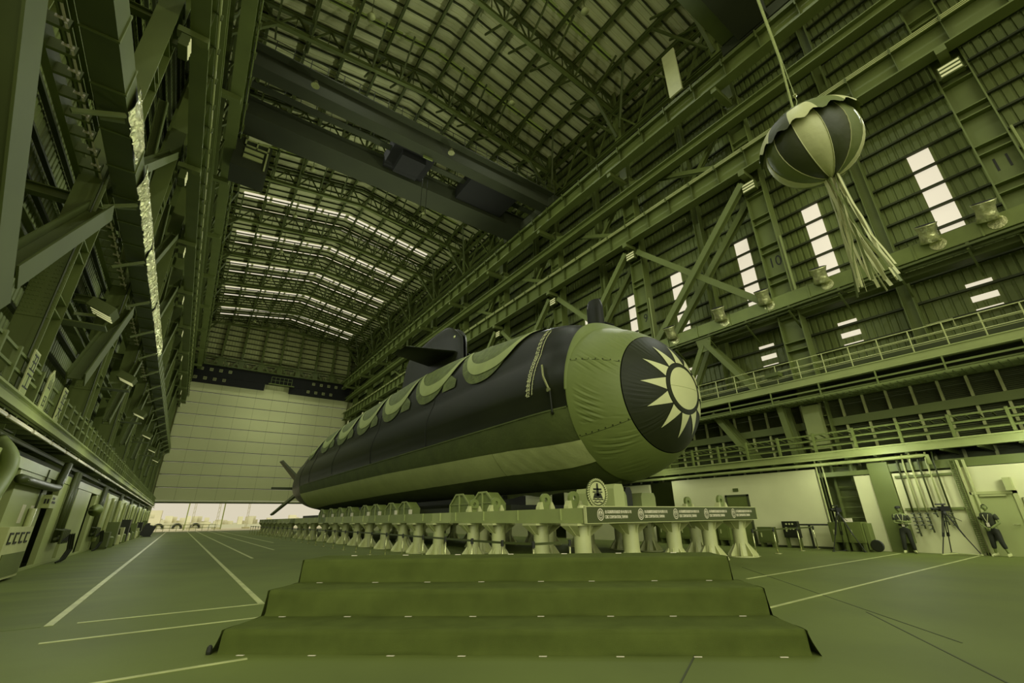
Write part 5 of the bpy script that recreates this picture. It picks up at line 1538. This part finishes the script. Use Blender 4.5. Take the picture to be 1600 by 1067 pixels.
tripod(23.0, 8.3, 1.45, 'video camera on a dark tripod before the generator cabinets', False, (-.9, .2))

# ---- ceremonial ball
bc = Vector((14.0, 2.95, 12.35)); br = 1.28
ball = empty('ceremonial_ball', tuple(bc), 'large hanging cloth ball with gored panels, frilled top and long streamers', 'ball')
tiltM = Matrix.Rotation(rad(-13), 3, Vector((0, 1, 0))) @ Matrix.Rotation(rad(-5), 3, Vector((1, 0, 0)))
def bp_(th, el_, r): return bc + tiltM @ Vector((r * math.cos(el_) * math.cos(th), r * math.cos(el_) * math.sin(th), r * math.sin(el_)))
for k in range(12):
    b = MB()
    b.grid(lambda u, v: bp_(2 * PI * (k + v) / 12, rad(-88 + 118 * u), br * (1 + .02 * math.sin(v * PI))), 20, 8)
    b.build('gore_panel', M[('gore_l', 'gore_d', 'gore_m', 'gore_l', 'gore_m', 'gore_d')[k % 6]], ball, True)
    b = MB(); b.tube([bp_(2 * PI * k / 12, rad(-86 + 10 * j), br * 1.008) for j in range(12)], .014, 4); b.build('gore_seam', M['gore_l'], ball)
    b = MB()
    b.grid(lambda u, v: bp_(2 * PI * (k + v) / 12, rad(13 + 36 * u + (3.2 * math.sin((k + v) * 9.4) if u < .2 else 0)), br * (1.17 - .09 * u)) , 8, 8)
    b.build('frill_panel', M[('gore_l', 'gore_m', 'gore_l', 'gore_m', 'gore_l', 'gore_d')[k % 6]], ball, True)
b = MB(); b.grid(lambda u, v: bp_(2 * PI * v, rad(48 + 42 * u), br * (1.09 - .06 * u)), 10, 40); b.build('crown_cap', M['gore_m'], ball, True)
b = MB(); b.grid(lambda u, v: bp_(2 * PI * v, rad(30), br * (.2 + .8 * u)), 4, 40); b.build('inner_lid', M['gore_d'], ball, True)
rr = random.Random(11)
foot = bp_(0, -PI / 2, br)
for i in range(22):
    ex, ey = rr.uniform(-.6, .6), rr.uniform(-.75, .45)
    x0_, y0_ = rr.uniform(-.2, .2), rr.uniform(-.2, .2); pts = [foot + Vector((x0_, y0_, .05))]
    for j in range(1, 7):
        q = j / 6; pts.append(foot + Vector((x0_ + ex * q ** 1.3 + .04 * rr.uniform(-1, 1), y0_ + ey * q ** 1.3 + .04 * rr.uniform(-1, 1), -3.75 * q + rr.uniform(-.1, .1) * (j == 6))))
    b = MB()
    w = rr.uniform(.022, .05)
    for p, q in zip(pts, pts[1:]): b.bar(p, q, w * 2, .012, up=(math.cos(i), math.sin(i), 0))
    b.build('streamer', M[('gore_l', 'sun', 'sun', 'gore_m')[i % 4]], ball)
b = MB(); b.tube([bp_(0, PI / 2, br), bc + Vector((-.02, .05, 4)), bc + Vector((-.05, .15, 18.9))], .035, 6); b.tube([bp_(.5, 1.2, br * 1.05), bc + Vector((.25, .05, 2.2)), bc + Vector((.3, .15, 18.9))], .014, 5)
tag(b.build('hanging_rope', M['rope']), 'twin rope from the near crane down to the hanging ball', 'rope')
b = MB(); b.tube([bc + Vector((0, 0, 2.2)), bc + Vector((.06, 0, 2.25)), bc + Vector((0, 0, 2.3))], .05, 6); tag(b.build('rope_shackle', M['chrome']), 'small metal shackle on the rope above the ball', 'shackle')

# ---- outdoors beyond the hangar door
b = MB(); b.box(-60, 90, Y1H + 1, 150, -.3, -.01); S(b.build('quay', M['quay']))
b = MB(); b.box(-900, 1200, 150, 2500, -2.2, -2.0); S(b.build('sea', M['sea']))
b = MB(); rr = random.Random(2)
for i in range(90):
    x = -200 + i * 7 + rr.uniform(-2, 2); h = rr.uniform(3, 12)
    yq = 900 + (i % 5) * 17; b.box(x, x + rr.uniform(6, 12), yq, yq + 12, -2, h)
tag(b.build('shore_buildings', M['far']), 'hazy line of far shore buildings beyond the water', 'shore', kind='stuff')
t = empty('tug_boat', (-8, 158, -2), 'tug boat with tyre fenders moored at the quay beyond the hangar door', 'boat')
b = MB(); b.prism([(-22, -1.5), (6, -1.5), (7.5, 1.6), (-22, 1.2)], 155, 163, 'y'); b.build('boat_hull', M['boat'], t)
b = MB(); b.box(-20, -4, 156.5, 161.5, 1.3, 4.6); b.box(-14, -8, 157, 161, 4.6, 7.4); b.build('deckhouse', M['quay'], t)
b = MB()
for i in range(6): b.box(-18.5 + i * 2.3, -17 + i * 2.3, 156.42, 156.5, 2.7, 3.6)
b.build('boat_window', M['boat'], t)
for i in range(6):
    b = MB(); a = [(-16 + i * 4 + .9 * math.cos(2 * PI * k / 14), 154.8, .2 + .9 * math.sin(2 * PI * k / 14)) for k in range(15)]; b.tube(a, .3, 6, caps=False); b.build('tyre_fender', M['dark'], t)
for x, h, l in ((2.6, 10, 'left of three slim masts on the quay'), (7.4, 12, 'middle mast, tallest lattice mast on the quay'), (13.5, 14, 'right mast near the stern of the hull')):
    t = empty('quay_mast', (x, 130, 0), l, 'mast', 'slim masts outside the hangar door')
    b = MB()
    for s_ in (-.18, .18): b.bar((x + s_, 130, .2), (x + s_ * .7, 130, h), .09, .09)
    for j in range(9): b.bar((x - .18, 130, .3 + j), (x + .18, 130, 1.0 + j), .05, .05)
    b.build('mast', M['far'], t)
    b = MB(); b.box(x - .8, x + .8, 129.4, 130.6, 0, .35); b.build('foot_block', M['boat'], t)
b = MB(); b.box(-6, 8.3, 124, 125.2, 6.0, 7.2); b.box(-6, 8.3, 124, 125.2, 5.7, 5.9)
for x in (-5.5, 1.2, 7.9): b.box(x, x + .22, 124.4, 124.7, 0, 7)
tag(b.build('loading_gantry', M['beam_pale']), 'pale horizontal gantry beam outside, seen just under the hangar door', 'gantry')
b = MB()
for i in range(13): x = -6 + i * 1.0; b.box(x - .04, x + .04, 108, 108.08, 0, 1.1)
for z in (.55, 1.1): b.box(-6, 6.2, 108, 108.08, z - .04, z + .04)
tag(b.build('quay_railing', M['pipe']), 'low railing outside the hangar door on the left', 'railing')
t = empty('barrier_board', (-2.6, 70, 0), 'dark free-standing board at the far end of the left floor line', 'board')
b = MB(); b.bar((-2.9, 70, .05), (-2.5, 70.1, 1.25), 1.1, .12, up=(0, 1, 0)); b.build('panel', M['dark'], t)
b = MB(); b.box(-3.2, -2.2, 69.7, 70.5, 0, .06); b.build('foot', M['dark'], t)

# ================================================================== LIGHT
w = bpy.data.worlds.new('sky'); SC.world = w; w.use_nodes = True
bg = w.node_tree.nodes['Background']
bg.inputs['Color'].default_value = (*pal(208), 1); bg.inputs['Strength'].default_value = WORLD
for i in range(11):
    for x, z, wt in ((-2.3, 3.8, GAL_W), (23.4, 3.4, GAL_W * .4)):  # left row serves the tube line, right row is added fill without lamps
        gl = bpy.data.lights.new('gallery_tube_fill_light', 'POINT'); go = bpy.data.objects.new('gallery_tube_fill_light', gl); COL.objects.link(go)
        go.location = (x, 9 + 8.5 * i, z); gl.energy = wt; gl.shadow_soft_size = .25; gl.color = (.97, 1, .88)
for y in (1.8, 6.4):  # added fill lights brightening the white wall, no fixtures there
    gl = bpy.data.lights.new('right_wall_fill_light', 'POINT'); go = bpy.data.objects.new('right_wall_fill_light', gl); COL.objects.link(go)
    go.location = (22.9, y, 3.6); gl.energy = 140; gl.shadow_soft_size = .3; gl.color = (.97, 1, .88)
sl = bpy.data.lights.new('daylight', 'SUN'); so = bpy.data.objects.new('daylight', sl); COL.objects.link(so)
sl.energy = SUN_E; sl.angle = rad(60); sl.color = (.97, 1, .88)
so.rotation_euler = Vector((.44, .78, -.42)).to_track_quat('-Z', 'Y').to_euler()
SC.view_settings.view_transform = 'Standard'; SC.view_settings.look = 'None'; SC.view_settings.gamma = 1; SC.view_settings.exposure = EXPO
try: SC.view_settings.use_curve_mapping = False
except Exception: pass
SC.cycles.max_bounces = 7; SC.cycles.diffuse_bounces = 6; SC.cycles.glossy_bounces = 2
SC.cycles.use_denoising = True
SC.cycles.sample_clamp_indirect = 4
